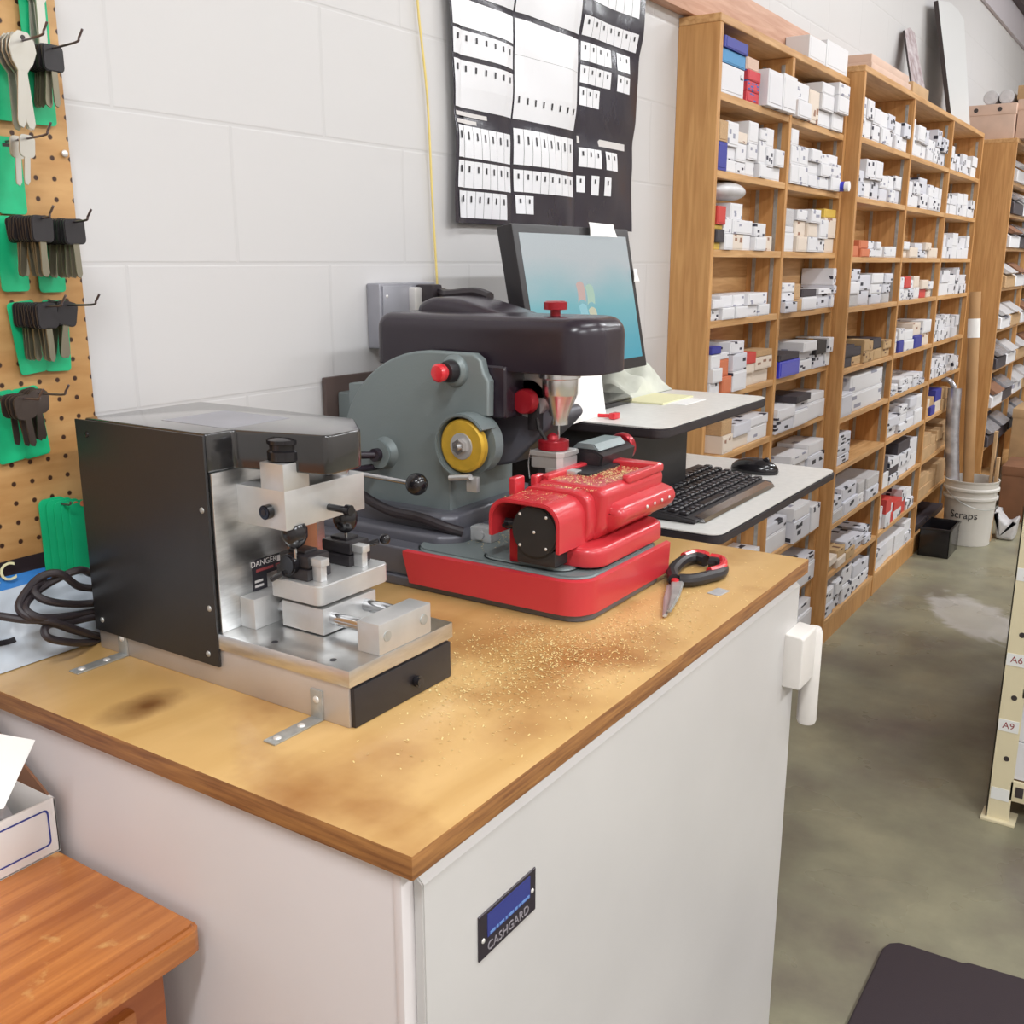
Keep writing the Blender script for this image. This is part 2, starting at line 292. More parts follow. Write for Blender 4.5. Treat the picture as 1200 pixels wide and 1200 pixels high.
# ------------------------------------------------------------------ mesh builder
class B:
    def __init__(s, off=(0, 0, 0)):
        s.v = []; s.f = []; s.m = []; s.off = Vector(off)
    def _add(s, bm, mi, tf=None):
        n = len(s.v)
        bm.verts.ensure_lookup_table()
        for i, v in enumerate(bm.verts): v.index = i
        for v in bm.verts:
            c = v.co.copy()
            if tf is not None: c = tf @ c
            s.v.append(c - s.off)
        for f in bm.faces:
            s.f.append([n+v.index for v in f.verts]); s.m.append(mi)
        bm.free()
    def box(s, x0, x1, y0, y1, z0, z1, bev=0, seg=2, mi=0, tf=None, taper=None):
        bm = bmesh.new(); bmesh.ops.create_cube(bm, size=1)
        for v in bm.verts:
            k = 1
            if taper and v.co.z > 0: k = taper
            v.co = Vector(((x0+x1)/2+v.co.x*(x1-x0)*k, (y0+y1)/2+v.co.y*(y1-y0)*k, (z0+z1)/2+v.co.z*(z1-z0)))
        if bev: bmesh.ops.bevel(bm, geom=bm.edges[:], offset=bev, segments=seg, affect='EDGES', profile=.6, clamp_overlap=True)
        s._add(bm, mi, tf)
    def cyl(s, p0, p1, r, r2=None, seg=24, mi=0, bev=0):
        p0 = Vector(p0); p1 = Vector(p1); d = p1-p0; r2 = r if r2 is None else r2
        bm = bmesh.new(); bmesh.ops.create_cone(bm, cap_ends=True, segments=seg, radius1=r, radius2=r2, depth=d.length)
        if bev: bmesh.ops.bevel(bm, geom=[e for e in bm.edges if len(e.link_faces) == 2 and any(len(f.verts) > 4 for f in e.link_faces)], offset=bev, segments=2, affect='EDGES', clamp_overlap=True)
        q = Vector((0, 0, 1)).rotation_difference(d.normalized()).to_matrix().to_4x4()
        s._add(bm, mi, Matrix.Translation((p0+p1)/2) @ q)
    def sphere(s, c, r, sc3=(1, 1, 1), mi=0, u=20, w=12):
        bm = bmesh.new(); bmesh.ops.create_uvsphere(bm, u_segments=u, v_segments=w, radius=r)
        s._add(bm, mi, Matrix.Translation(c) @ Matrix.Diagonal((*sc3, 1)))
    def lathe(s, prof, c, axis='z', seg=28, mi=0, caps=True):
        n = len(s.v); c = Vector(c)
        for (r, h) in prof:
            for k in range(seg):
                a = 2*PI*k/seg; p = Vector((r*math.cos(a), r*math.sin(a), h))
                if axis == 'y': p = Vector((p.x, p.z, p.y))
                if axis == 'x': p = Vector((p.z, p.x, p.y))
                s.v.append(c+p-s.off)
        for i in range(len(prof)-1):
            for k in range(seg):
                a = n+i*seg+k; b_ = n+i*seg+(k+1) % seg
                s.f.append([a, b_, b_+seg, a+seg]); s.m.append(mi)
        if caps:
            s.f.append([n+k for k in range(seg)][::-1]); s.m.append(mi)
            s.f.append([n+(len(prof)-1)*seg+k for k in range(seg)]); s.m.append(mi)
    def tube(s, pts, r, seg=8, mi=0, smooth=0, closed=False):
        pts = [Vector(p) for p in pts]
        if smooth:
            q = []; N = len(pts)
            for i in range(N-1):
                p0, p1, p2, p3 = pts[max(i-1, 0)], pts[i], pts[i+1], pts[min(i+2, N-1)]
                for k in range(smooth):
                    t = k/smooth
                    q.append(.5*((2*p1)+(-p0+p2)*t+(2*p0-5*p1+4*p2-p3)*t*t+(-p0+3*p1-3*p2+p3)*t**3))
            q.append(pts[-1]); pts = q
        n = len(s.v); up = Vector((0, 0, 1)); N = len(pts)
        prev = None
        for i, p in enumerate(pts):
            d = (pts[min(i+1, N-1)]-pts[max(i-1, 0)]).normalized()
            if prev is None:
                a = d.cross(up)
                if a.length < .05: a = d.cross(Vector((1, 0, 0)))
            else: a = prev-d*prev.dot(d)
            a.normalize(); prev = a; b_ = d.cross(a)
            for k in range(seg):
                t = 2*PI*k/seg; s.v.append(p+(a*math.cos(t)+b_*math.sin(t))*r-s.off)
        for i in range(N-1):
            for k in range(seg):
                a = n+i*seg+k; b_ = n+i*seg+(k+1) % seg
                s.f.append([a, b_, b_+seg, a+seg]); s.m.append(mi)
        s.f.append([n+k for k in range(seg)][::-1]); s.m.append(mi); s.f.append([n+(N-1)*seg+k for k in range(seg)]); s.m.append(mi)
    def prism(s, poly, axis, a, b, bev=0, seg=2, mi=0, tf=None, allbev=False):
        """poly: 2D points in the two remaining axes (x,y)/(x,z)/(y,z)"""
        bm = bmesh.new()
        def P(p, h):
            if axis == 'z': return Vector((p[0], p[1], h))
            if axis == 'y': return Vector((p[0], h, p[1]))
            return Vector((h, p[0], p[1]))
        lo = [bm.verts.new(P(p, a)) for p in poly]; hi = [bm.verts.new(P(p, b)) for p in poly]; N = len(poly)
        f1 = bm.faces.new(lo[::-1]); f2 = bm.faces.new(hi)
        for i in range(N): bm.faces.new((lo[i], lo[(i+1) % N], hi[(i+1) % N], hi[i]))
        bmesh.ops.recalc_face_normals(bm, faces=bm.faces[:])
        if bev:
            es = bm.edges[:] if allbev else [e for e in bm.edges if f1 in e.link_faces or f2 in e.link_faces]
            bmesh.ops.bevel(bm, geom=es, offset=bev, segments=seg, affect='EDGES', clamp_overlap=True)
        s._add(bm, mi, tf)
    def rprism(s, poly, axis, a, b, r0, r1, n=5, mi=0):
        """prism whose two end rims are rounded with radii r0 and r1"""
        N = len(poly); area_ = sum(poly[i][0]*poly[(i+1) % N][1]-poly[(i+1) % N][0]*poly[i][1] for i in range(N))
        if area_ < 0: poly = poly[::-1]
        nor = []
        for i in range(N):
            p, q, r = Vector(poly[i-1]), Vector(poly[i]), Vector(poly[(i+1) % N])
            d1 = (q-p).normalized(); d2 = (r-q).normalized(); m = Vector((-(d1.y+d2.y), d1.x+d2.x))
            m = m.normalized() if m.length > 1e-6 else Vector((-d1.y, d1.x)); c = max(.45, m.dot(Vector((-d1.y, d1.x)))); nor.append(m/c)
        rings = []
        for k in range(n+1):
            t = PI/2*k/n; rings.append((r0*(1-math.sin(t)), a+r0*(1-math.cos(t))))
        for k in range(n+1):
            t = PI/2*(1-k/n); rings.append((r1*(1-math.sin(t)), b-r1*(1-math.cos(t))))
        n0 = len(s.v)
        for ins, h in rings:
            for i in range(N):
                q = (poly[i][0]+nor[i].x*ins, poly[i][1]+nor[i].y*ins)
                v = Vector((q[0], q[1], h)) if axis == 'z' else (Vector((q[0], h, q[1])) if axis == 'y' else Vector((h, q[0], q[1])))
                s.v.append(v-s.off)
        for k in range(len(rings)-1):
            for i in range(N):
                p = n0+k*N+i; q = n0+k*N+(i+1) % N; s.f.append([p, q, q+N, p+N]); s.m.append(mi)
        s.f.append([n0+i for i in range(N)][::-1]); s.m.append(mi); L = n0+(len(rings)-1)*N; s.f.append([L+i for i in range(N)]); s.m.append(mi)
    def poly(s, pts, mi=0):
        n = len(s.v)
        for p in pts: s.v.append(Vector(p)-s.off)
        s.f.append(list(range(n, n+len(pts)))); s.m.append(mi)
    def grid(s, fn, nu, nv, mi=0, matfn=None):
        n = len(s.v)
        for i in range(nu+1):
            for j in range(nv+1): s.v.append(Vector(fn(i/nu, j/nv))-s.off)
        for i in range(nu):
            for j in range(nv):
                a = n+i*(nv+1)+j; s.f.append([a, a+nv+1, a+nv+2, a+1]); s.m.append(mi if matfn is None else matfn((i+.5)/nu, (j+.5)/nv))
    def mesh(s, name, mats, smooth=True):
        me = bpy.data.meshes.new(name); me.from_pydata(s.v, [], s.f)
        for m in mats: me.materials.append(M[m])
        for p, mi in zip(me.polygons, s.m): p.material_index = mi
        me.update()
        if smooth:
            bm = bmesh.new(); bm.from_mesh(me); bmesh.ops.recalc_face_normals(bm, faces=bm.faces[:])
            for f in bm.faces: f.smooth = True
            for e in bm.edges:
                if len(e.link_faces) != 2 or e.calc_face_angle(0) > math.radians(32): e.smooth = False
            bm.to_mesh(me); bm.free()
        return me
def rrect(x0, x1, y0, y1, r, n=5, corners=(1, 1, 1, 1)):
    P = []
    for (cx, cy, a0, on) in ((x1-r, y1-r, 0, corners[2]), (x0+r, y1-r, 90, corners[3]), (x0+r, y0+r, 180, corners[0]), (x1-r, y0+r, 270, corners[1])):
        if on:
            for k in range(n+1):
                a = math.radians(a0+90*k/n); P.append((cx+r*math.cos(a), cy+r*math.sin(a)))
        else:
            P.append((x1 if a0 in (0, 270) else x0, y1 if a0 in (0, 90) else y0))
    return P

def rnd(poly, r, n=5):
    out = []; N = len(poly)
    for i in range(N):
        p, q, w = Vector(poly[i-1]), Vector(poly[i]), Vector(poly[(i+1) % N])
        rr_ = r[i] if isinstance(r, (list, tuple)) else r
        rr_ = min(rr_, (p-q).length*.48, (w-q).length*.48)
        a = q+(p-q).normalized()*rr_; c = q+(w-q).normalized()*rr_
        for k in range(n+1):
            t = k/n; out.append(tuple(a*(1-t)**2+q*2*t*(1-t)+c*t*t))
    return out
def tag(o, label=None, cat=None, group=None, kind=None):
    if label: o['label'] = label
    if cat: o['category'] = cat
    if group: o['group'] = group
    if kind: o['kind'] = kind
    return o
def thing(name, label, cat, loc, group=None, rz=0):
    o = bpy.data.objects.new(name, None); COL.objects.link(o); o.empty_display_size = .05
    o.location = loc; o.rotation_euler = (0, 0, rz); return tag(o, label, cat, group)
def part(name, b, mats, parent, label=None):
    if isinstance(mats, str): mats = [mats]
    o = bpy.data.objects.new(name, b.mesh(name, mats)); COL.objects.link(o); o.parent = parent
    if label: o['label'] = label
    return o
def solo(name, b, mats, label, cat, loc=None, group=None, kind=None):
    if isinstance(mats, str): mats = [mats]
    o = bpy.data.objects.new(name, b.mesh(name, mats)); COL.objects.link(o)
    o.location = loc if loc is not None else b.off
    return tag(o, label, cat, group, kind)
def struct(name, b, mats):
    o = solo(name, b, mats, None, None); o['kind'] = 'structure'; return o
def text(name, body, size, mtx, material, parent, ext=.0004, align='CENTER'):
    cu = bpy.data.curves.new(name, 'FONT'); cu.body = body; cu.size = size; cu.extrude = ext; cu.align_x = align; cu.align_y = 'CENTER'; cu.resolution_u = 3
    tmp = bpy.data.objects.new(name, cu); COL.objects.link(tmp)
    dg = bpy.context.evaluated_depsgraph_get(); me = bpy.data.meshes.new_from_object(tmp.evaluated_get(dg)); COL.objects.unlink(tmp); bpy.data.objects.remove(tmp)
    me.transform(mtx); me.materials.clear(); me.materials.append(M[material]); me.name = name
    o = bpy.data.objects.new(name, me); COL.objects.link(o); o.parent = parent; return o
def basis(origin, right, up):
    r = Vector(right).normalized(); u = Vector(up).normalized(); n = r.cross(u)
    m = Matrix((r, u, n)).transposed().to_4x4(); m.translation = Vector(origin); return m

WX = -1.25      # face of the block wall
# ------------------------------------------------------------------ room
b = B(); b.box(WX-.15, WX, -3, 9.5, 0, 3.5); struct('wall_left', b, 'block_wall')
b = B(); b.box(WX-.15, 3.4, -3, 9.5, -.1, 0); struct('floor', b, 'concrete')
mat('ceiling_white', (200, 198, 196), .8); mat('room_wall', (206, 200, 196), .7)
b = B(); b.box(WX-.15, 3.4, -3, 9.5, 3.5, 3.6); struct('ceiling', b, 'ceiling_white')
b = B(); b.box(3.3, 3.4, -3, 9.5, 0, 3.5); struct('wall_right', b, 'room_wall')
b = B(); b.box(WX, 3.3, 9.4, 9.5, 0, 3.5); struct('wall_far', b, 'room_wall')
b = B(); b.box(WX, 3.3, -3, -2.9, 0, 3.5); struct('wall_near', b, 'room_wall')
b = B((WX, 4, 3.1)); b.box(WX, WX+.06, -2.9, 9.4, 3.105, 3.5, .004); struct('trim_1', b, 'trim_dark')
b = B((WX, 4, 2.93)); b.box(WX, WX+.02, -2.9, 9.4, 2.935, 3.105, .003); struct('trim_2', b, 'trim_pale')
b = B((WX, 3, 2.2)); b.box(WX, WX+.035, 1.2, 3.80, 2.137, 2.25, .003); struct('trim_3', b, 'ledger_wood')

# ------------------------------------------------------------------ safe cabinet
CX = -.508; Y0 = .608; Y1 = 1.69
TOPO = Vector((-.88, 1.15, .975))
stain_top()
O = Vector((-.88, 1.15, 0))
sf = thing('safe_cabinet', 'white painted steel safe cabinet with maker plate under the plywood worktop', 'safe', O)
b = B(O); b.box(WX+.005, CX-.025, Y0+.006, Y1-.006, .004, .975, .004); part('body', b, 'white_paint', sf)
b = B(O); b.box(CX-.026, CX-.016, Y0+.004, Y1-.004, .004, .975, .002); part('front_frame', b, 'white_paint', sf)
b = B(O); b.prism([(CX-.016, .03), (CX-.004, .03), (CX-.004, .955), (CX-.010, .961), (CX-.016, .961)], 'y', Y0+.020, Y1-.012, .0015); door = part('door', b, 'door_paint', sf)
bk = B(O)
for (y, z) in ((.81, .005), ):
    pass
# maker's plate
py0, py1, pz0, pz1 = .711, .816, .822, .873; px = CX-.004
b = B(O); b.box(px, px+.002, py0, py1, pz0, pz1, .0006, 1); pl = part('nameplate', b, 'plate_dark', door, 'dark metal plate with a blue field')
b = B(O); b.box(px+.002, px+.0026, py0+.014, py1-.012, pz0+.021, pz1-.004); part('blue_field', b, 'navy', pl)
O_ = O
t = text('lettering', 'CASHGARD', .0145, basis(Vector((px+.0022, (py0+py1)/2, pz0+.009))-O, (0, 1, 0), (0, 0, 1)), 'plate_letter', pl)
b = B(O)
for k, (a_, w_) in enumerate(((.018, .009), (.029, .004), (.035, .008), (.046, .003), (.051, .010), (.063, .005), (.070, .004), (.076, .009), (.087, .004))):
    b.box(px+.0026, px+.003, py0+a_, py0+a_+w_, pz0+.0225, pz0+.0255)
part('small_print', b, 'ink_blue_light', pl)
for y in (py0+.007, py1-.007):
    b = B(O); b.sphere((px+.002, y, pz0+.021 if y < .75 else pz0+.026), .0028, (.5, 1, 1), u=12, w=8); part('rivet', b, 'screw_white', pl)
# boxy latch with upright bar handle
hy = onx(918, 775, px).y; hx1 = ony(941, 760, hy).x
zt1 = ony(920, 745, hy).z; zb1 = ony(920, 806, hy).z
b = B(O); b.rprism(rnd([(px-.002, zb1), (hx1, zb1), (hx1, zt1), (px-.002, zt1+.004)], .005, 3), 'y', hy, hy+.075, .003, .003, 3); hb = part('latch_housing', b, 'handle_paint', door)
by = hy+.085; bx = ony(948, 800, by).x; zt2 = ony(948, 733, by).z; zb2 = ony(944, 847, by).z
b = B(O); L_ = zt2-zb2; b.lathe([(.003, 0), (.015, .002), (.0175, .008), (.0175, L_-.010), (.014, L_-.002), (.003, L_)], (bx, by, zb2), seg=24); part('bar_handle', b, 'handle_paint', hb)
b = B(O); b.box(px-.002, bx, by-.02, by+.01, zb1+.03, zt1-.01, .004, 2); part('handle_bracket', b, 'handle_paint', hb)

# plywood worktop
b = B(TOPO); b.box(WX+.004, CX+.004, Y0-.004, Y1+.004, .975, 1.0, .0025, 2)
wt = solo('plywood_worktop', b, ['top_ply', 'plywood_edge'], 'varnished plywood worktop with brown stains and brass dust on the safe', 'worktop', TOPO)
me = wt.data
for p in me.polygons:
    if abs(p.normal.z) < .5: p.material_index = 1
# brass filings, uncountable
b = B((-.7, 1.1, 1.0)); rr = random.Random(3)
def flake(b, x, y, z, s):
    a = rr.uniform(0, PI); d = Vector((math.cos(a), math.sin(a), rr.uniform(-.4, .4)))*s; e = Vector((-math.sin(a), math.cos(a), rr.uniform(-.3, .3)))*s*.45
    p = Vector((x, y, z+s*.35)); b.poly([p-d-e, p+d-e, p+d+e, p-d+e])
for k in range(4200):
    if rr.random() < .75: x = rr.gauss(-.66, .06); y = rr.gauss(1.09, .12)
    else: x = rr.gauss(-.6, .06); y = rr.gauss(1.2, .2)
    if x < -.71 and y < .97: continue
    if not (-1 < x < CX-.004 and .68 < y < 1.66) or (x < -.65 and y > 1.165): continue
    flake(b, x, y, 1.0002, rr.uniform(.0006, .0018))
solo('brass_filings', b, 'soil_brass', 'gold brass filings scattered on the plywood worktop in front of the red machine', 'metal filings', (-.7, 1.1, 1.0), kind='stuff')

# ------------------------------------------------------------------ key machine with black hood
O = Vector((-.935, .85, 1.0))
k1 = thing('key_cutting_machine', 'bare aluminium key cutting machine with square black hood, bolted to the worktop', 'key machine', O)
yn, yf = .757, .944
b = B(O); b.box(-1.163, -.718, yn+.003, yf-.003, 1.0, 1.05, .002); part('base', b, 'skirt', k1)
b = B(O); b.box(-.7185, -.712, yn+.006, yf-.006, 1.0008, 1.047, .0015); ft = part('chip_drawer', b, 'black_plastic', k1, 'black drawer front')
b = B(O); b.cyl((-.712, .868, 1.02), (-.704, .868, 1.02), .007, seg=16, bev=.002); part('knob', b, 'black_gloss', ft)
b = B(O); b.box(-1.163, -.713, yn, yf, 1.05, 1.070, .0012)
for (x, y) in ((-.845, .775), (-.75, .772), (-.75, .925)): b.cyl((x, y, 1.069), (x, y, 1.0705), .004, seg=12, mi=1)
part('base_plate', b, ['alu', 'ink'], k1)
# brackets
for (cx, zt) in ((-1.112, 1.034), (-.765, 1.034)):
    b = B(O)
    b.box(cx-.009, cx+.009, yn+.0005, yn+.003, 1.0, 1.036, .0008)
    b.box(cx-.009, cx+.009, yn-.072, yn+.002, 1.0002, 1.0024, .0008)
    br = part('corner_bracket', b, 'zinc', k1)
    for c, ax in (((cx, yn+.0005, 1.024), 'y'), ((cx, yn-.024, 1.0024), 'z'), ((cx, yn-.060, 1.0024), 'z')):
        b = B(O)
        if ax == 'y': b.sphere(c, .0045, (1, .5, 1), u=12, w=8)
        else: b.sphere(c, .0048, (1, 1, .5), u=12, w=8)
        part('screw', b, 'screw_white', br)
# housing
b = B(O); b.prism([(-1.15, yn+.002), (-.926, yn+.002), (-.926, yf), (-1.15, yf)], 'z', 1.07, 1.264, .002)
b.rprism(rnd([(-1.15, yn+.002), (-.921, yn+.002), (-.919, .798), (-.797, .828), (-.798, .884), (-.862, yf), (-1.15, yf)], [.006, .006, .004, .008, .008, .01, .006], 3), 'z', 1.264, 1.31, .003, .003, 3)
part('hood', b, 'hood_gloss', k1)
b = B(O); b.box(-1.163, -.922, yn-.0015, yn+.002, 1.027, 1.308, .0008); sp = part('side_panel', b, 'black_paint', k1)
for (x, z) in ((-.932, 1.22), (-.932, 1.10), (-.94, 1.041), (-1.147, 1.043), (-1.14, 1.29)):
    b = B(O); b.sphere((x, yn-.0015, z), .0038, (1, .55, 1), u=12, w=8); part('screw', b, 'zinc' if z < 1.25 else 'black_gloss', sp)
b = B(O)
b.box(-1.05, -.93, .80, .90, 1.3095, 1.3103)
part('top_patch', b, 'grey_metal', k1)  # thin grey rectangle on top of the hood
b = B(O); b.box(-.926, -.918, yn+.004, yf-.004, 1.07, 1.264, .001); fp = part('front_plate', b, 'alu', k1)
b = B(O); b.box(-.9182, -.9172, .872, .925, 1.10, 1.21); part('plate_reflection', b, 'orange_reflection', fp)  # orange reflection in the front plate, put in as a coloured patch
# danger sticker
O2 = O
b = B(O); b.box(-.918, -.9172, .812, .872, 1.126, 1.147); b.box(-.918, -.9172, .812, .835, 1.108, 1.126)
st = part('warning_label', b, 'ink', fp)
text('lettering', 'DANGER', .0105, basis(Vector((-.9170, .831, 1.1415))-O, (0, 1, 0), (0, 0, 1)), 'ink_pale', st, .0001)
b = B(O); b.box(-.9172, -.9169, .853, .869, 1.137, 1.1445); part('pale_field', b, 'ink_pale', st)
b = B(O)
for (y0, y1, z) in ((.818, .846, 1.131), (.85, .86, 1.131)): b.box(-.9172, -.9169, y0, y1, z, z+.0035, mi=0)
for (y0, y1, z) in ((.815, .828, 1.118), (.815, .829, 1.112)): b.box(-.9172, -.9169, y0, y1, z, z+.003, mi=1)
part('small_print', b, ['ink_red', 'ink_pale'], st)
# head
b = B(O); b.box(-.919, -.839, .797, .932, 1.199, 1.246, .0015); b.box(-.877, -.839, .797, .838, 1.245, 1.277, .0015); hd = part('cutter_head', b, 'alu_soft', k1)
b = B(O); b.lathe([(.015, 0), (.020, .002), (.020, .012), (.017, .014), (.0175, .020), (.020, .021), (.020, .0255), (.012, .028), (.003, .028)], (-.857, .818, 1.277), seg=24); part('adjustment_knob', b, 'black_gloss', hd)
b = B(O); b.cyl((-.864, .797, 1.22), (-.864, .787, 1.22), .0085, seg=20, bev=.001); b.cyl((-.864, .7872, 1.22), (-.864, .7865, 1.22), .004, seg=6, mi=1); part('socket_screw', b, ['black_gloss', 'ink'], hd)
b = B(O); b.cyl((-.839, .868, 1.214), (-.812, .868, 1.214), .0042, seg=16); b.cyl((-.812, .868, 1.214), (-.803, .868, 1.214), .0068, seg=18, bev=.0012); part('socket_screw', b, 'black_gloss', hd)
b = B(O); b.cyl((-.86, .905, 1.246), (-.86, .905, 1.262), .016, seg=20); part('collar', b, 'steel', hd)
for (x, y) in ((-.848, .818), (-.848, .905)):
    b = B(O); b.lathe([(.004, -.022), (.011, -.017), (.0155, -.008), (.0155, .002), (.012, .008)], (x, y, 1.195), seg=22); c = part('chuck', b, 'black_gloss', hd)
    b = B(O); b.cyl((x, y, 1.160), (x, y, 1.175), .0018, seg=10); part('cutter_pin', b, 'steel', c)
# carriage
b = B(O); b.box(-.918, -.893, .79, .915, 1.07, 1.108, .0015); part('rear_rail_block', b, 'alu_soft', k1)
b = B(O); b.box(-.746, -.7135, .808, .902, 1.07, 1.107, .0015); eb = part('front_rail_block', b, 'alu_soft', k1)
for y in (.822, .888):
    b = B(O); b.cyl((-.7140, y, 1.09), (-.7125, y, 1.09), .0062, seg=18); part('bolt_head', b, 'zinc', eb)
for y in (.835, .893):
    b = B(O); b.cyl((-.90, y, 1.089), (-.74, y, 1.089), .0078, seg=20); part('guide_rod', b, 'steel', k1)
b = B(O); b.box(-.876, -.808, .818, .912, 1.0715, 1.104, .0015); cg = part('carriage', b, 'alu_soft', k1)
b = B(O); b.prism(rrect(-.89, -.806, .812, .937, .010), 'z', 1.109, 1.133, .0012); b.cyl((-.85, .87, 1.10), (-.85, .87, 1.11), .02); vp = part('vise_plate', b, 'alu_soft', cg)
for i, y in enumerate((.840, .912)):
    b = B(O); b.box(-.884, -.832, y-.020, y+.020, 1.133, 1.147, .002); b.box(-.880, -.832, y-.018, y+.018, 1.148, 1.163, .003); b.box(-.872, -.845, y-.010, y+.012, 1.162, 1.1665, .0015); b.cyl((-.858, y, 1.145), (-.858, y, 1.15), .01)
    vj = part('vise_jaw', b, 'black_plastic', vp)
    b = B(O); b.box(-.832, -.818, y-.012, y-.002, 1.133, 1.160, .001); b.box(-.836, -.815, y-.014, y, 1.152, 1.161, .001); part('clamp', b, 'alu_soft', vj)
    b = B(O)
    if i == 0: b.cyl((-.858, y-.028, 1.152), (-.858, y-.016, 1.152), .013, seg=20, bev=.002); b.cyl((-.862, y-.030, 1.142), (-.878, y-.034, 1.132), .003, seg=10)
    else: b.cyl((-.84, y+.016, 1.152), (-.825, y+.028, 1.157), .0035, seg=12); b.sphere((-.82, y+.034, 1.159), .007)
    part('clamp_knob', b, 'black_gloss', vj)
# ------------------------------------------------------------------ red and grey key machine
O = Vector((-.93, 1.33, 1.0))
k2 = thing('key_milling_machine', 'grey and red key duplicating machine with black top cover and yellow wheel', 'key machine', O)
b = B(O)
b.rprism(rrect(-1.235, -.665, 1.186, 1.452, .035, corners=(0, 1, 1, 0)), 'z', 1.0, 1.016, .003, .003)
b.rprism(rrect(-1.235, -.672, 1.192, 1.448, .035, corners=(0, 1, 1, 0)), 'z', 1.016, 1.062, .003, .005)
b.box(-1.235, -.90, 1.43, 1.56, 1.0, 1.062, .006, 3)
part('base', b, 'grey_dark', k2)
# red tray skirt, wraps front and right side
def skirt_b():
    b = B(O)
    poly = []
    r = .045; x0, x1, y0, y1 = -.985, -.658, 1.177, 1.455
    outer = [(x0, y0)]+[(x1-r+r*math.cos(a), y0+r+r*math.sin(a)) for a in [math.radians(270+90*k/8) for k in range(9)]]+[(x1, y1)]
    t = .007; ri = r-t
    inner = [(x0+.004, y0+t)]+[(x1-r+ri*math.cos(a), y0+r+ri*math.sin(a)) for a in [math.radians(270+90*k/8) for k in range(9)]]+[(x1-t, y1)]
    n0 = len(b.v)
    N = len(outer)
    for i in range(N):
        for (p, z) in ((outer[i], 1.012), (outer[i], 1.056), (outer[i], 1.062), (inner[i], 1.064), (inner[i], 1.012)):
            q = Vector((p[0], p[1], z))
            if i == 0 and z < 1.02: q.x += .012
            if z == 1.012 and p in outer: q.x -= .002 if i > 5 else 0
            b.v.append(q-b.off)
    for i in range(N-1):
        for k in range(5):
            a = n0+i*5+k; c = n0+i*5+(k+1) % 5
            b.f.append([a, c, c+5, a+5]); b.m.append(0)
    b.f.append([n0+k for k in range(5)]); b.m.append(0); b.f.append([n0+(N-1)*5+k for k in range(5)][::-1]); b.m.append(0)
    return b
part('chip_tray_skirt', skirt_b(), 'red_paint', k2)
b = B(O); b.prism(rrect(-.985, -.668, 1.19, 1.45, .04), 'z', 1.058, 1.066, .004, 3); b.prism(rrect(-.86, -.70, 1.20, 1.30, .03), 'z', 1.064, 1.071, .004, 3); part('deck', b, 'grey_cast', k2)
b = B(O)
for k in range(500): flake(b, rr.gauss(-.88, .05), rr.gauss(1.33, .04), 1.066, rr.uniform(.0008, .0018))
o = part('filings', b, 'soil_brass', k2, 'brass filings on the deck'); o['kind'] = 'stuff'
# pedestal
b = B(O)
b.rprism(rnd([(-1.235, 1.225), (-.955, 1.225), (-.925, 1.255), (-.925, 1.55), (-1.235, 1.55)], [.001, .01, .01, .02, .001]), 'z', 1.058, 1.080, .002, .009)
b.rprism(rnd([(-1.232, 1.25), (-.965, 1.25), (-.945, 1.27), (-.945, 1.54), (-1.232, 1.54)], [.001, .008, .008, .02, .001]), 'z', 1.074, 1.108, .002, .013)
part('pedestal', b, 'grey_dark', k2)
# arched body
yb = 1.28
arch = [(-1.205, 1.10), (-.967, 1.10), (-.967, 1.17), (-.962, 1.235), (-.915, 1.262), (-.893, 1.268), (-.892, 1.322), (-.901, 1.334), (-.906, 1.354), (-.920, 1.363)]
for k in range(0, 15):
    a = math.radians(88+88*k/14); arch.append((-1.0+.198*math.cos(a), 1.19+.174*math.sin(a)))
b = B(O); b.rprism(arch, 'y', yb, yb+.016, .005, .001, 4); b.rprism(rnd([(-1.19, 1.10), (-.969, 1.10), (-.969, 1.20), (-.972, 1.30), (-1.19, 1.30)], .004), 'y', yb+.012, 1.47, .001, .01)
b.box(-1.235, -1.15, 1.31, 1.42, 1.062, 1.28, .006, 3)
part('body', b, 'grey_cast', k2)
b = B(O); b.rprism(rnd([(-.98, 1.16), (-.90, 1.18), (-.83, 1.245), (-.815, 1.262), (-.825, 1.275), (-.98, 1.262)], .008), 'y', 1.36, 1.45, .008, .008)
part('arm_casting', b, 'grey_dark', k2)
# wheel and shroud
wc = Vector((-.925, 0, 1.222))
b = B(O); n = 26
pts_o = []; 
for k in range(n+1):
    a = math.radians(35+235*k/n); pts_o.append((wc.x+.051*math.cos(a), wc.z+.051*math.sin(a)))
pts_i = []
for k in range(n, -1, -1):
    a = math.radians(35+235*k/n); pts_i.append((wc.x+.046*math.cos(a), wc.z+.046*math.sin(a)))
b.prism(pts_o+pts_i, 'y', yb-.030, yb+.01, .0015)
b.cyl((wc.x, yb-.002, wc.z), (wc.x, yb+.02, wc.z), .048, seg=36)
part('wheel_guard', b, 'grey_cast', k2)
b = B(O); b.lathe([(.010, -.018), (.038, -.018), (.042, -.015), (.042, -.006), (.038, -.003), (.01, -.003)], (wc.x, yb-.008, wc.z), 'y', 40); wh = part('deburring_wheel', b, 'brass_wheel', k2, 'yellow wire wheel')
b = B(O); b.cyl((wc.x, yb-.028, wc.z), (wc.x, yb-.025, wc.z), .021, seg=28, bev=.001); part('washer', b, 'alu_soft', wh)
b = B(O); b.cyl((wc.x, yb-.037, wc.z), (wc.x, yb-.027, wc.z), .012, seg=6, bev=.001); b.cyl((wc.x, yb-.042, wc.z), (wc.x, yb-.036, wc.z), .0055, seg=16, bev=.001); part('nut', b, 'chrome', wh)
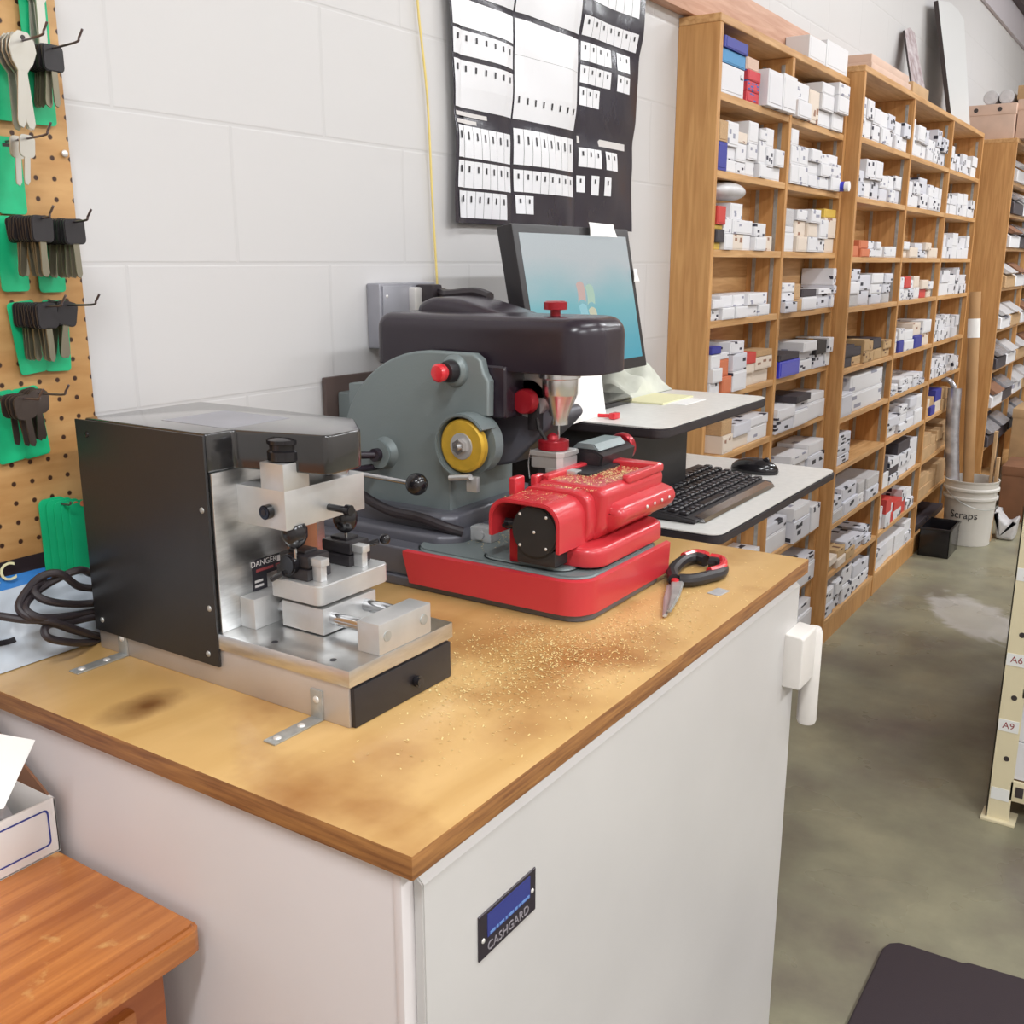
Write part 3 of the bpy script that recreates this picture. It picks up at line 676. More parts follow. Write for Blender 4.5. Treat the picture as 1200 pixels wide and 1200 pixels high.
b = B(O); b.cyl((-.945, yb-.03, 1.170), (-.905, yb-.03, 1.176), .005, seg=14); b.box(-.915, -.895, yb-.028, yb-.020, 1.152, 1.176, .001); part('guard_pin', b, 'alu_soft', k2)
# lever and boss
bo = Vector((-1.102, yb, 1.190))
b = B(O); b.lathe([(.024, -.012), (.024, -.008), (.020, -.002), (.030, .012)], bo+Vector((0, -.008, 0)), 'y', 28); part('lever_boss', b, 'grey_cast', k2)
b = B(O); b.cyl(bo, bo+Vector((0, -.03, 0)), .011, seg=18); b.cyl(bo+Vector((.0, -.026, 0)), bo+Vector((-.055, -.11, .005)), .006, seg=14); part('lever_shaft', b, 'hood_black', k2)
b = B(O); b.cyl((-1.12, 1.20, 1.170), (-.985, 1.20, 1.1665), .0042, seg=14); lv = part('lever_rod', b, 'steel', k2)
b = B(O); b.sphere((-.972, 1.20, 1.166), .0175, u=28, w=18); part('ball_grip', b, 'black_gloss', lv)
b = B(O); b.cyl((-1.12, 1.195, 1.170), (-1.115, 1.29, 1.165), .006, seg=12); part('lever_pivot', b, 'hood_black', k2)
b = B(O); b.tube([(-1.16, 1.245, 1.145), (-1.12, 1.235, 1.125), (-1.06, 1.235, 1.105), (-1.0, 1.24, 1.10), (-.95, 1.245, 1.09), (-.93, 1.26, 1.082)], .0085, smooth=6, seg=10); part('hose', b, 'cord', k2)
# stop button
sb = Vector((-.955, yb, 1.335))
b = B(O); b.lathe([(.006, -.008), (.019, -.010), (.024, -.006), (.026, 0), (.026, .006)], sb, 'y', 28); sbp = part('switch_ring', b, 'grey_cast', k2)
b = B(O); b.lathe([(.008, -.028), (.015, -.027), (.017, -.02), (.017, -.008)], sb, 'y', 26); part('switch_collar', b, 'black_plastic', sbp)
b = B(O); b.lathe([(.004, -.048), (.011, -.047), (.0145, -.043), (.0145, -.036), (.010, -.028)], sb, 'y', 26); part('stop_button', b, 'red_plastic', sbp)
# black top cover
b = B(O)
b.rprism(rnd([(-1.145, 1.305), (-.76, 1.305), (-.728, 1.34), (-.728, 1.42), (-.76, 1.46), (-1.145, 1.46)], [.03, .05, .04, .04, .05, .02], 7), 'z', 1.335, 1.419, .003, .026, 7)
b.rprism(rnd([(-1.12, 1.38), (-1.12, 1.43), (-1.09, 1.443), (-1.03, 1.440), (-.92, 1.412), (-.92, 1.38)], [.001, .015, .02, .03, .02, .001]), 'y', 1.385, 1.50, .02, .012, 6)
b.rprism(rnd([(-1.142, 1.325), (-.90, 1.325), (-.90, 1.45), (-1.142, 1.45)], .02), 'z', 1.29, 1.36, .002, .002)
cv = part('top_cover', b, 'hood_black', k2)
b = B(O); b.box(-.966, -.872, 1.298, 1.44, 1.262, 1.345, .008, 3); part('column', b, 'hood_black', k2)
b = B(O); b.cyl((-.83, 1.375, 1.412), (-.83, 1.375, 1.428), .008, seg=18); b.cyl((-.83, 1.375, 1.409), (-.83, 1.375, 1.414), .011, seg=18, mi=1); b.lathe([(.010, 0), (.0185, .001), (.0185, .012), (.014, .014), (.003, .0145)], (-.83, 1.375, 1.4275), seg=22); part('top_knob', b, ['red_dark', 'brass'], k2, 'red depth knob')
# spindle
sx, sy = -.822, 1.375
b = B(O)
b.lathe([(.034, 0), (.034, -.014), (.030, -.016), (.030, -.040), (.029, -.042), (.015, -.076), (.015, -.088), (.003, -.089)][::-1], (sx, sy, 1.338), seg=28)
sp = part('spindle', b, 'chrome', k2)
b = B(O); b.cyl((sx, sy, 1.215), (sx, sy, 1.262), .0022, seg=10); part('cutter', b, 'steel', sp)
b = B(O); b.cyl((sx-.04, 1.35, 1.29), (sx-.04, 1.40, 1.29), .03, seg=24); b.box(sx-.06, sx, 1.35, 1.40, 1.29, 1.338, .003); part('tracer_bracket', b, 'alu_soft', k2)
b = B(O); b.lathe([(.006, -.012), (.018, -.011), (.020, -.006), (.020, .006), (.014, .009)], (-.858, 1.335, 1.288), 'y', 26); part('side_knob', b, 'red_dark', k2, 'red clamp knob beside the spindle')
b = B(O); b.tube([(-.848, 1.35, 1.27), (-.84, 1.345, 1.245), (-.825, 1.35, 1.222)], .003, smooth=4); part('tracer_lever', b, 'black_gloss', k2)
b = B(O); b.box(-.862, -.842, 1.345, 1.38, 1.24, 1.285, .003); part('tracer_body', b, 'black_plastic', k2)
# red carriage
b = B(O)
def arc_profile(x0, x1, z0, zt, r, zl):
    P = [(x0, zl)]
    for k in range(9):
        a = math.radians(180-90*k/8); P.append((x0+r+r*math.cos(a), zt-r+r*math.sin(a)))
    for k in range(9):
        a = math.radians(90-90*k/8); P.append((x1-r+r*math.cos(a), zt-r+r*math.sin(a)))
    P.append((x1, z0)); return P
out = arc_profile(-.822, -.702, 1.100, 1.170, .03, 1.112); inn = arc_profile(-.816, -.708, 1.100, 1.164, .026, 1.112)[::-1]
b.prism(out+inn, 'y', 1.178, 1.262, .0015)
b.rprism(rnd([(-.815, 1.098), (-.70, 1.098), (-.694, 1.13), (-.698, 1.168), (-.72, 1.176), (-.80, 1.176), (-.815, 1.16)], .012), 'y', 1.252, 1.34, .004, .002)
b.rprism(rnd([(-.80, 1.098), (-.70, 1.098), (-.684, 1.118), (-.680, 1.172), (-.69, 1.180), (-.795, 1.180), (-.80, 1.17)], .008), 'y', 1.272, 1.468, .010, .006)
b.rprism(rnd([(-.72, 1.108), (-.684, 1.110), (-.663, 1.124), (-.657, 1.138), (-.663, 1.150), (-.684, 1.156), (-.72, 1.156)], .010), 'y', 1.288, 1.472, .014, .006)
b.rprism(rnd([(-.797, 1.176), (-.783, 1.176), (-.783, 1.188), (-.797, 1.188)], .004), 'y', 1.285, 1.468, .004, .003)
b.rprism(rnd([(-.694, 1.174), (-.680, 1.174), (-.680, 1.187), (-.694, 1.187)], .004), 'y', 1.345, 1.468, .008, .003)
b.box(-.79, -.682, 1.440, 1.468, 1.176, 1.1885, .004, 3)
b.box(-.825, -.812, 1.235, 1.262, 1.16, 1.188, .004, 3); b.box(-.812, -.80, 1.275, 1.30, 1.16, 1.186, .004, 3)
cr = part('carriage_cover', b, 'red_paint', k2)
b = B(O)
for k in range(1500):
    y = rr.uniform(1.26, 1.44) if k % 3 else rr.gauss(1.38, .03); x = rr.uniform(-.783, -.695)
    if y > 1.44: continue
    flake(b, x, y, 1.1805 if y > 1.285 else 1.1765, rr.uniform(.0007, .0018))
for k in range(160): flake(b, rr.uniform(-.80, -.725), rr.uniform(1.185, 1.25), 1.1705, rr.uniform(.0006, .0014))
o = part('filings', b, 'soil_brass', cr, 'brass filings on the red cover'); o['kind'] = 'stuff'
for k in range(4):
    b = B(O); b.sphere((-.6575, 1.365+k*.026, 1.139), .0028, (.6, 1, 1), u=10, w=8); part('screw', b, 'screw_white', cr)
b = B(O); b.cyl((-.748, 1.186, 1.125), (-.748, 1.25, 1.125), .0385, seg=40, bev=.002); b.box(-.78, -.715, 1.19, 1.25, 1.075, 1.10, .003); mf = part('motor_end', b, 'black_paint', k2)
for (dx, dz) in ((0, 0), (-.024, .024), (.020, .024), (-.024, -.022), (.020, -.022)):
    b = B(O); b.sphere((-.748+dx, 1.1855, 1.125+dz), .0024, (1, .6, 1), u=10, w=8); part('screw', b, 'screw_white', mf)
b = B(O); b.cyl((-.806, 1.20, 1.128), (-.785, 1.205, 1.128), .008, seg=14); b.cyl((-.80, 1.185, 1.128), (-.80, 1.20, 1.128), .003, seg=8); part('cable_clamp', b, 'black_gloss', k2)
b = B(O); b.box(-.80, -.784, 1.2, 1.27, 1.07, 1.12, .003); part('carriage_bracket', b, 'red_dark', k2)
# lower slide
b = B(O); b.rprism(rrect(-.775, -.666, 1.225, 1.462, .035, corners=(0, 1, 1, 0)), 'z', 1.070, 1.100, .004, .010); ls = part('lower_slide', b, 'red_paint', k2)
b = B(O); b.box(-.74, -.70, 1.27, 1.44, 1.064, 1.076); part('slide_foot', b, 'hood_black', k2)
b = B(O); b.cyl((-.685, 1.38, 1.070), (-.685, 1.455, 1.070), .006, seg=14); part('slide_rod', b, 'steel', k2)
# vise on the carriage
vx, vy = -.822, 1.36
b = B(O); b.box(-.845, -.77, 1.32, 1.46, 1.098, 1.165, .004); b.box(-.84, -.745, 1.34, 1.45, 1.165, 1.184, .003); part('vise_base', b, 'black_plastic', k2)
b = B(O); b.prism([(vx-.026, vy-.024), (vx+.02, vy-.024), (vx+.028, vy-.016), (vx+.028, vy+.026), (vx-.026, vy+.026)], 'z', 1.184, 1.203, .0015); b.prism([(vx-.028, vy-.026), (vx+.02, vy-.026), (vx+.03, vy-.016), (vx+.03, vy+.028), (vx-.028, vy+.028)], 'z', 1.203, 1.212, .0015); b.box(vx+.0, vx+.055, vy-.025, vy-.005, 1.178, 1.186, .002)
vb = part('vise_jaw', b, 'alu_soft', k2)
b = B(O); b.lathe([(.006, 0), (.0245, .001), (.0245, .014), (.022, .0155), (.003, .0165)], (vx, vy, 1.212), seg=28); b.lathe([(.01, 0), (.008, .006), (.002, .010)], (vx-.002, vy, 1.228), seg=18); part('clamp_cap', b, 'red_dark', vb, 'red round cap')
b = B(O); b.tube([(vx-.030, vy-.02, 1.213), (vx-.034, vy-.02, 1.19), (vx-.030, vy-.022, 1.165)], .0015, smooth=4); part('spring_wire', b, 'steel', vb)
b = B(O); b.prism([(-.82, 1.176), (-.76, 1.176), (-.755, 1.20), (-.77, 1.208), (-.81, 1.208)], 'y', 1.40, 1.515, .003); vv = part('long_vise', b, 'black_plastic', k2)
b = B(O); b.prism([(-.815, 1.207), (-.765, 1.207), (-.775, 1.217), (-.805, 1.217)], 'y', 1.405, 1.50, .002); part('vise_top', b, 'grey_cast', vv)
b = B(O); b.lathe([(.006, 0), (.022, .001), (.024, .004), (.024, .014), (.018, .017), (.004, .018)], (-.785, 1.515, 1.195), 'y', 26); part('vise_knob', b, 'red_dark', vv, 'dark red knob')
b = B(O); b.box(-.80, -.79, 1.44, 1.52, 1.11, 1.18, .002); part('rear_plate', b, 'clear_plastic', vv)
# pale piece at the foot of the pedestal
b = B(O); b.box(-.925, -.885, 1.275, 1.30, 1.066, 1.090, .002); b.cyl((-.905, 1.27, 1.078), (-.905, 1.277, 1.078), .008, seg=14); part('stop_block', b, 'clear_plastic', k2)

# dark brown case behind
O = Vector((-1.19, 1.60, 1.0))
b = B(O); b.box(-1.246, -1.237, 1.285, 1.62, 1.0, 1.306, .002)
b.v = b.v
solo('wall_panel', b, 'brown_case', 'dark brown panel leaning on the wall behind the grey machine', 'panel', O)

# junction box and its plug
O = Vector((WX, 1.49, 1.41))
jb = thing('outlet_box', 'grey metal electrical outlet box on the wall above the key machine', 'outlet box', O)
b = B(O); b.box(WX, WX+.032, 1.412, 1.575, 1.347, 1.463, .004, 3); part('housing', b, 'grey_metal', jb)
b = B(O); b.box(WX+.032, WX+.035, 1.418, 1.500, 1.352, 1.458, .001); cvp = part('cover_plate', b, 'grey_metal', jb)
for z in (1.37, 1.40, 1.44):
    b = B(O); b.sphere((WX+.035, 1.428, z), .003, (.5, 1, 1), u=10, w=8); part('screw', b, 'screw_white', cvp)
b = B(O); b.box(WX+.032, WX+.05, 1.49, 1.512, 1.41, 1.455, .004); part('conduit_clip', b, 'screw_white', jb)
b = B((-1.2, 1.55, 1.44)); b.tube([(WX+.04, 1.525, 1.445), (-1.17, 1.53, 1.445), (-1.13, 1.50, 1.443), (-1.08, 1.51, 1.447), (-1.04, 1.50, 1.440)], .009, smooth=6); b.box(WX+.034, -1.175, 1.51, 1.54, 1.428, 1.46, .005)
solo('power_plug', b, 'cord', 'black plug and cable running from the outlet box over the machine cover', 'plug')

# yellow string
b = B((WX+.01, 1.58, 1.7)); b.tube([(WX+.008, 1.560, 2.15), (WX+.008, 1.567, 1.958), (WX+.008, 1.590, 1.80), (WX+.008, 1.600, 1.62), (WX+.008, 1.612, 1.44)], .0022, smooth=6)
solo('string', b, 'yellow_string', 'thin yellow string hanging down the wall left of the poster', 'string')

# ------------------------------------------------------------------ poster
def poster():
    O = Vector((WX, 2.04, 1.57))
    ya, yc, za, zb = 1.652, 2.415, 1.575, 2.26
    folds_y = [ya, 1.872, 2.132, yc]; folds_z = [za, 1.785, 1.99, zb]
    def off(y, z):
        d = .004
        dy = min(abs(y-f) for f in folds_y[1:3]); dz = min(abs(z-f) for f in folds_z[1:3])
        d += .006*min(1, dy/.04)+.005*min(1, dz/.05)
        d += .004*math.sin(y*23+z*9)*math.sin(z*17+1)
        if y < ya+.03: d += .005
        return WX+.002+d
    def wav(y, z): return y+(.008*math.sin((z-za)*9) if y < ya+.01 else 0)+max(0, z-1.8)*.12*(y-ya)/(yc-ya)
    b = B(O); b.grid(lambda u, w: (off(ya+(yc-ya)*u, za+(zb-za)*w), wav(ya+(yc-ya)*u, za+(zb-za)*w), za+(zb-za)*w), 48, 44)
    c = k = hd = b
    def cell(y0, y1, z0, z1, bb, lift=.0012, mi=1):
        bb.grid(lambda u, w: (off(y0+(y1-y0)*u, z0+(z1-z0)*w)+lift, wav(y0+(y1-y0)*u, z0+(z1-z0)*w), z0+(z1-z0)*w), 2, 3, mi)
    def row(y, n, z0, z1, w=.0285, key=True, gap=.0012):
        for i in range(n):
            cell(y+i*w, y+(i+1)*w-gap, z0, z1, c)
            if key: cell(y+i*w+w*.38, y+i*w+w*.56, z0+(z1-z0)*.58, z0+(z1-z0)*.82, k, .002, 2)
    # lower left, middle, right
    row(1.660, 7, 1.698, 1.757, .0295); row(1.660, 7, 1.642, 1.692, .0295); row(1.668, 6, 1.585, 1.636, .0295)
    row(1.878, 8, 1.700, 1.772, .031); row(1.878, 8, 1.645, 1.690, .031); row(1.882, 2, 1.60, 1.638, .032)
    row(2.148, 3, 1.715, 1.757, .032); row(2.265, 2, 1.715, 1.757, .032); row(2.142, 1, 1.658, 1.695, .032); row(2.20, 1, 1.654, 1.698, .034); row(2.258, 1, 1.655, 1.698, .034)
    row(1.656, 7, 1.790, 1.828, .0305, gap=0, key=False); row(1.656, 7, 1.828, 1.875, .0305, gap=0); row(1.656, 7, 1.884, 1.928, .0305, gap=0); row(1.656, 7, 1.934, 1.985, .0305, gap=0, key=False)  # upper left and middle panels: solid white cells stand in for lamp glare
    row(1.876, 8, 1.790, 1.845, .0315, gap=0); row(1.876, 8, 1.845, 1.915, .0315, gap=0, key=False); row(1.876, 8, 1.9155, 1.985, .0315, gap=0, key=False)
    row(2.14, 4, 1.945, 1.985, .033); row(2.30, 2, 1.945, 1.985, .033); row(2.14, 4, 1.897, 1.935, .033); row(2.30, 2, 1.897, 1.935, .033); row(2.140, 3, 1.848, 1.888, .03)
    row(1.656, 7, 1.996, 2.045, .0305, gap=0); row(1.656, 7, 2.048, 2.095, .0305, gap=0, key=False); row(1.656, 7, 2.10, 2.15, .0305, gap=0); row(1.656, 7, 2.155, 2.2, .0305, gap=0)
    row(1.876, 8, 1.996, 2.09, .0315, gap=0, key=False); row(1.876, 8, 2.092, 2.2, .0315, gap=0, key=False)
    row(2.14, 7, 1.998, 2.04, .036); row(2.14, 7, 2.075, 2.125, .035, key=False); row(2.14, 7, 2.14, 2.2, .035)
    cell(1.664, 1.775, 1.774, 1.782, hd, mi=3); cell(1.664, 1.735, 1.7605, 1.768, hd, mi=3); cell(2.142, 2.37, 1.766, 1.782, hd, mi=3)
    o = bpy.data.objects.new('key_chart_poster', b.mesh('poster', ['poster_black', 'poster_white', 'ink', 'ink_pale'])); COL.objects.link(o); o.location = O
    tag(o, 'creased black wall poster showing rows of white key pictures and painted white glare', 'poster')
mat('poster_black', (52, 48, 56), .22, bump=.7, bscale=14, rgb2=(44, 40, 52), vscale=5)
mat('poster_white', (232, 232, 236), .3, bump=.3, bscale=14)
poster()

# ------------------------------------------------------------------ monitor workstation
O = Vector((-.95, 2.05, 0))
ws = thing('workstation_stand', 'two level white computer stand with black edges behind the worktop', 'computer stand', O)
b = B(O)
b.prism(rrect(-1.235, -.79, 1.70, 2.26, .03, corners=(0, 1, 1, 0)), 'z', 1.180, 1.199, .003); b2 = part('riser_edge', b, 'laminate_edge', ws)
b = B(O); b.prism(rrect(-1.233, -.793, 1.703, 2.257, .028, corners=(0, 1, 1, 0)), 'z', 1.198, 1.2012); part('riser_top', b, 'laminate', ws)
b = B(O); b.prism(rrect(-1.10, -.69, 1.745, 2.50, .03, corners=(0, 1, 1, 0)), 'z', .980, .999, .003); part('tray_edge', b, 'laminate_edge', ws)
b = B(O); b.prism(rrect(-1.098, -.693, 1.748, 2.497, .028, corners=(0, 1, 1, 0)), 'z', .998, 1.0012); part('keyboard_tray', b, 'laminate', ws)
b = B(O); b.box(-1.20, -.90, 1.72, 2.06, .98, 1.181, .004); part('lift_body', b, 'black_paint', ws)
b = B(O); b.box(-1.16, -1.04, 1.80, 2.0, .04, .985, .006); b.box(-1.22, -.80, 1.74, 2.14, .0, .04, .008); part('pedestal', b, 'black_paint', ws)

# monitor
O = Vector((-1.02, 1.84, 1.2013))
mo = thing('monitor', 'black flat screen monitor with teal desktop tilted back on the riser', 'monitor', O)
tl = Matrix.Translation(Vector((-1.0, 1.815, 1.30))) @ Matrix.Rotation(math.radians(-11), 4, 'Y')
b = B(O)
W2, H2 = .2105, .262
b.box(-.035, .0, -W2-.018, W2+.018, -.022, H2+.012, .004, 2, tf=tl); b.box(-.055, -.03, -.13, .13, .03, .20, .012, 3, tf=tl)
case = part('casing', b, 'black_plastic', mo)
b = B(O); b.box(-.001, .0008, -W2, W2, 0, H2-.005, tf=tl); scn = part('screen', b, 'screen_glow', mo)
for (nm, y0, z0) in (('logo_red', -.034, .124), ('logo_green', .002, .118), ('logo_blue', -.034, .080), ('logo_yellow', .002, .072)):
    b = B(O); b.grid(lambda u, w: tl @ Vector((.0012, y0+u*.03+.004*math.sin(w*3), z0+w*.036+.006*math.sin(u*3))), 4, 4); part('logo_pane', b, nm, scn)
b = B(O); b.box(-.001, .0015, -.008, .012, -.015, -.007, .001, tf=tl); part('maker_badge', b, 'ink_pale', case)
b = B(O); b.box(-1.085, -1.05, 1.78, 1.86, 1.205, 1.36, .008); part('stand_neck', b, 'black_plastic', mo)
b = B(O); b.prism(rrect(-1.17, -1.0, 1.74, 2.03, .06), 'z', 1.2013, 1.215, .004); part('stand_base', b, 'black_gloss', mo)
def sheet(name, o, c, right, up, w, h, thick, m, label, cat, bend=.003):
    b = B(o); r = Vector(right).normalized(); u = Vector(up).normalized(); n = r.cross(u); c = Vector(c)
    def f(s, t, k): return c+r*(s-.5)*w+u*(t-.5)*h+n*(k+bend*math.sin(s*3+t*2))
    b.grid(lambda s, t: f(s, t, 0), 6, 6); b.grid(lambda s, t: f(s, t, thick), 6, 6)
    return solo(name, b, m, label, cat)
p = tl @ Vector((.002, .10, H2+.004)); sheet('paper_slip', p, p+Vector((.004, 0, .002)), (0, 1, 0), (-.25, 0, 1), .115, .028, .0008, 'white_card', 'white paper slip stuck along the top edge of the monitor', 'paper')
p = tl @ Vector((.002, W2+.010, .175)); sheet('tape_tab', p, p+Vector((.003, .004, 0)), (0, 1, 0), (-.2, 0, 1), .026, .028, .0008, 'white_card', 'small white tab stuck on the right edge of the monitor', 'paper')
# card with clip standing on riser
q0 = onz(672, 497, 1.2013); q1 = onz(710, 485, 1.2013); dd = (q1-q0)
O = q0.copy(); cd_ = thing('memo_card', 'blank white card with a gold clip standing on the riser before the monitor', 'card', O)
b = B(O)
for off_ in (0, .0012): b.grid(lambda s_, t: tuple(q0+dd*(s_+.05*t)+Vector((-.022*t-off_, 0, .118*t))), 4, 4)
part('sheet', b, 'white_card', cd_)
tp = q0+dd*.45+Vector((-.022, 0, .118))
b = B(O); b.prism([(-.007, -.022), (.007, -.024), (.005, -.002), (.001, .014), (-.005, 0)], 'x', -.005, .005, .001, tf=Matrix.Translation(tp)); part('clip', b, 'brass', cd_)
# things on the riser
O = onz(720, 491, 1.2013); b = B(O); b.box(O.x-.007, O.x+.007, O.y-.012, O.y+.012, 1.2013, 1.214, .003); b.cyl(O+Vector((-.03, -.012, .006)), O+Vector((-.002, -.004, .006)), .004, seg=10)
solo('red_cap', b, 'red_plastic', 'tiny red plastic cap lying on the riser edge', 'cap')
O = onz(808, 471, 1.2013); b = B(O); b.box(O.x-.045, O.x+.015, O.y-.055, O.y+.055, 1.2013, 1.2025); solo('index_card', b, 'white_card', 'small white card lying flat on the empty end of the riser', 'card')
O = Vector((-1.12, 2.17, 1.2013)); b = B(O)
b.grid(lambda s, t: (-1.22+.19*s, 2.035+.22*t, 1.2025+.07*math.sin(PI*s)**.5*math.sin(PI*t)**.5*(1+.3*math.sin(11*s+7*t)+.25*math.sin(21*t-6*s))), 26, 26)
b.grid(lambda s, t: (-1.22+.19*s, 2.035+.22*t, 1.2015), 2, 2)
solo('work_gloves', b, 'greenish_cloth', 'crumpled pale cloth heap behind the monitor on the riser', 'cloth')
O = Vector((-1.03, 2.09, 1.2013)); b = B(O); b.box(-1.025, -.93, 1.99, 2.15, 1.2014, 1.205); solo('notepad', b, 'note_yellow', 'pale yellow notepad on the riser below the cloth heap', 'notepad')
# keyboard
O = Vector((-.84, 2.02, 1.0015))
kb = thing('keyboard', 'black computer keyboard with silver front edge on the pull out tray', 'keyboard', O)
Kx0, Kx1, Ky0, Ky1 = -.945, -.765, 1.795, 2.235
def kz(x): return 1.003+.020*(Kx1-x)/(Kx1-Kx0)
b = B(O); b.prism([(Kx0, 1.0015), (Kx1, 1.0015), (Kx1+.004, 1.008), (Kx1, kz(Kx1)+.008), (Kx0, kz(Kx0)+.008)], 'y', Ky0, Ky1, .004, 3); part('case', b, 'black_plastic', kb)
b = B(O); b.prism([(Kx1-.012, 1.0085), (Kx1+.004, 1.0035), (Kx1+.016, 1.0035), (Kx1+.012, 1.010), (Kx1-.006, 1.0145)], 'y', Ky0+.02, Ky1-.02, .002); part('wrist_edge', b, 'steel', kb, 'silver strip')
b = B(O); rows = 6
for r_ in range(rows):
    x = Kx1-.028-r_*.0245; n = 19
    y = Ky0+.012
    for i in range(n):
        w = .0205
        if r_ == 0 and 4 <= i <= 8:
            if i == 4: b.box(x-.009, x+.009, y, y+w*5+.008, kz(x)+.007, kz(x)+.014, .002, 1)
            y += w+.002; continue
        b.box(x-.009, x+.009, y, y+w-.002, kz(x)+.007, kz(x)+.0145, .0022, 1); y += w+.0019
part('keys', b, 'black_plastic', kb)
b = B(O)
for r_ in range(rows):
    x = Kx1-.028-r_*.0245; y = Ky0+.012
    for i in range(19):
        if not (r_ == 0 and 4 <= i <= 8): b.box(x-.004, x+.001, y+.005, y+.011, kz(x)+.0145, kz(x)+.0148)
        y += .0224
part('key_legends', b, 'key_legend', kb)
# mouse
O = Vector((-.85, 2.355, 1.0012)); ms = thing('computer_mouse', 'black computer mouse on the tray right of the keyboard', 'mouse', O)
b = B(O); b.sphere((-.85, 2.355, 1.008), .035, (1.7, 1.0, .85), u=28, w=18)
b.v = [Vector((v.x, v.y, max(v.z, .0005))) for v in b.v]; part('shell', b, 'black_gloss', ms)
b = B(O); b.cyl((-.822, 2.351, 1.032), (-.822, 2.359, 1.032), .008, seg=16); part('scroll_wheel', b, 'black_plastic', ms)

# ------------------------------------------------------------------ pliers
O = Vector((-.625, 1.44, 1.0)); pn = thing('pliers', 'pliers with red and black grips open on the plywood beside the red tray', 'pliers', O)
def fl(pts, z0, z1, bev=.002, mi=0, b=None):
    b = b or B(O); b.prism(pts, 'z', z0, z1, bev, mi=mi); return b
A_ = lambda u, v: onz(u, v, 1.008)
def hull(path, w):
    P = [A_(*p) for p in path]; L = []; Rr = []
    for i, p in enumerate(P):
        d = (P[min(i+1, len(P)-1)]-P[max(i-1, 0)]).normalized(); n = Vector((-d.y, d.x, 0))
        L.append(((p+n*w[i]).x, (p+n*w[i]).y)); Rr.append(((p-n*w[i]).x, (p-n*w[i]).y))
    return L+Rr[::-1]
b = fl(hull([(779, 719), (784, 700), (790, 684)], [.003, .008, .011]), 1.001, 1.007)
part('jaw', b, 'alu_soft', pn)
b = fl(hull([(784, 718), (791, 700), (794, 684)], [.003, .007, .010]), 1.007, 1.013)
part('jaw', b, 'zinc', pn)
b = B(O); q = A_(791, 684); b.cyl((q.x, q.y, 1.001), (q.x, q.y, 1.016), .006, seg=16, bev=.001); part('pivot', b, 'red_plastic', pn)
def grip(path, w, z):
    b = B(O); P = [A_(*p) for p in path]
    for p in P: p.z = z
    b.tube(P, w, seg=10, smooth=5); return b
for pth, nm in (([(790, 682), (788, 672), (800, 660), (815, 656), (827, 659)], 'a'), ([(796, 682), (812, 682), (830, 678), (845, 673), (845, 664), (832, 661)], 'b')):
    g = part('grip', grip(pth, .0102, 1.0112), 'black_plastic', pn)
    m_ = len(pth)
    part('grip_inlay', grip([(p[0]+1, p[1]-2) for p in pth[2:]], .0075, 1.0165), 'red_plastic', g, 'red inlay')
b = B(A_(842, 688)); q = A_(842, 688); q.z = 1.0; b.prism([(q.x-.012, q.y-.016), (q.x+.010, q.y-.02), (q.x+.014, q.y+.014), (q.x-.008, q.y+.018)], 'z', 1.0003, 1.0009); solo('plastic_scrap', b, 'clear_plastic', 'scrap of clear plastic on the plywood right of the pliers', 'plastic scrap')

# ------------------------------------------------------------------ pegboard and key hooks
O = Vector((WX, .5, 1.6)); O = Vector((WX, .838-.0127-.0254*20, 1.095+.0127+.0254*20))
b = B(O); b.box(WX+.002, WX+.010, -.3, .838, 1.095, 2.4, .001); solo('pegboard', b, 'pegboard', 'tan pegboard with rows of holes on the wall at the left', 'pegboard')
PX = WX+.010
b = B((PX, .80, 1.62)); q = onx(76, 180, PX+.003); b.sphere(q, .0045, (.6, 1, 1), u=12, w=8); b.off = q; b.v = [v+Vector((PX, .80, 1.62))-q for v in b.v]
solo('mounting_screw', b, 'screw_white', 'round white screw head holding the right edge of the pegboard', 'screw')

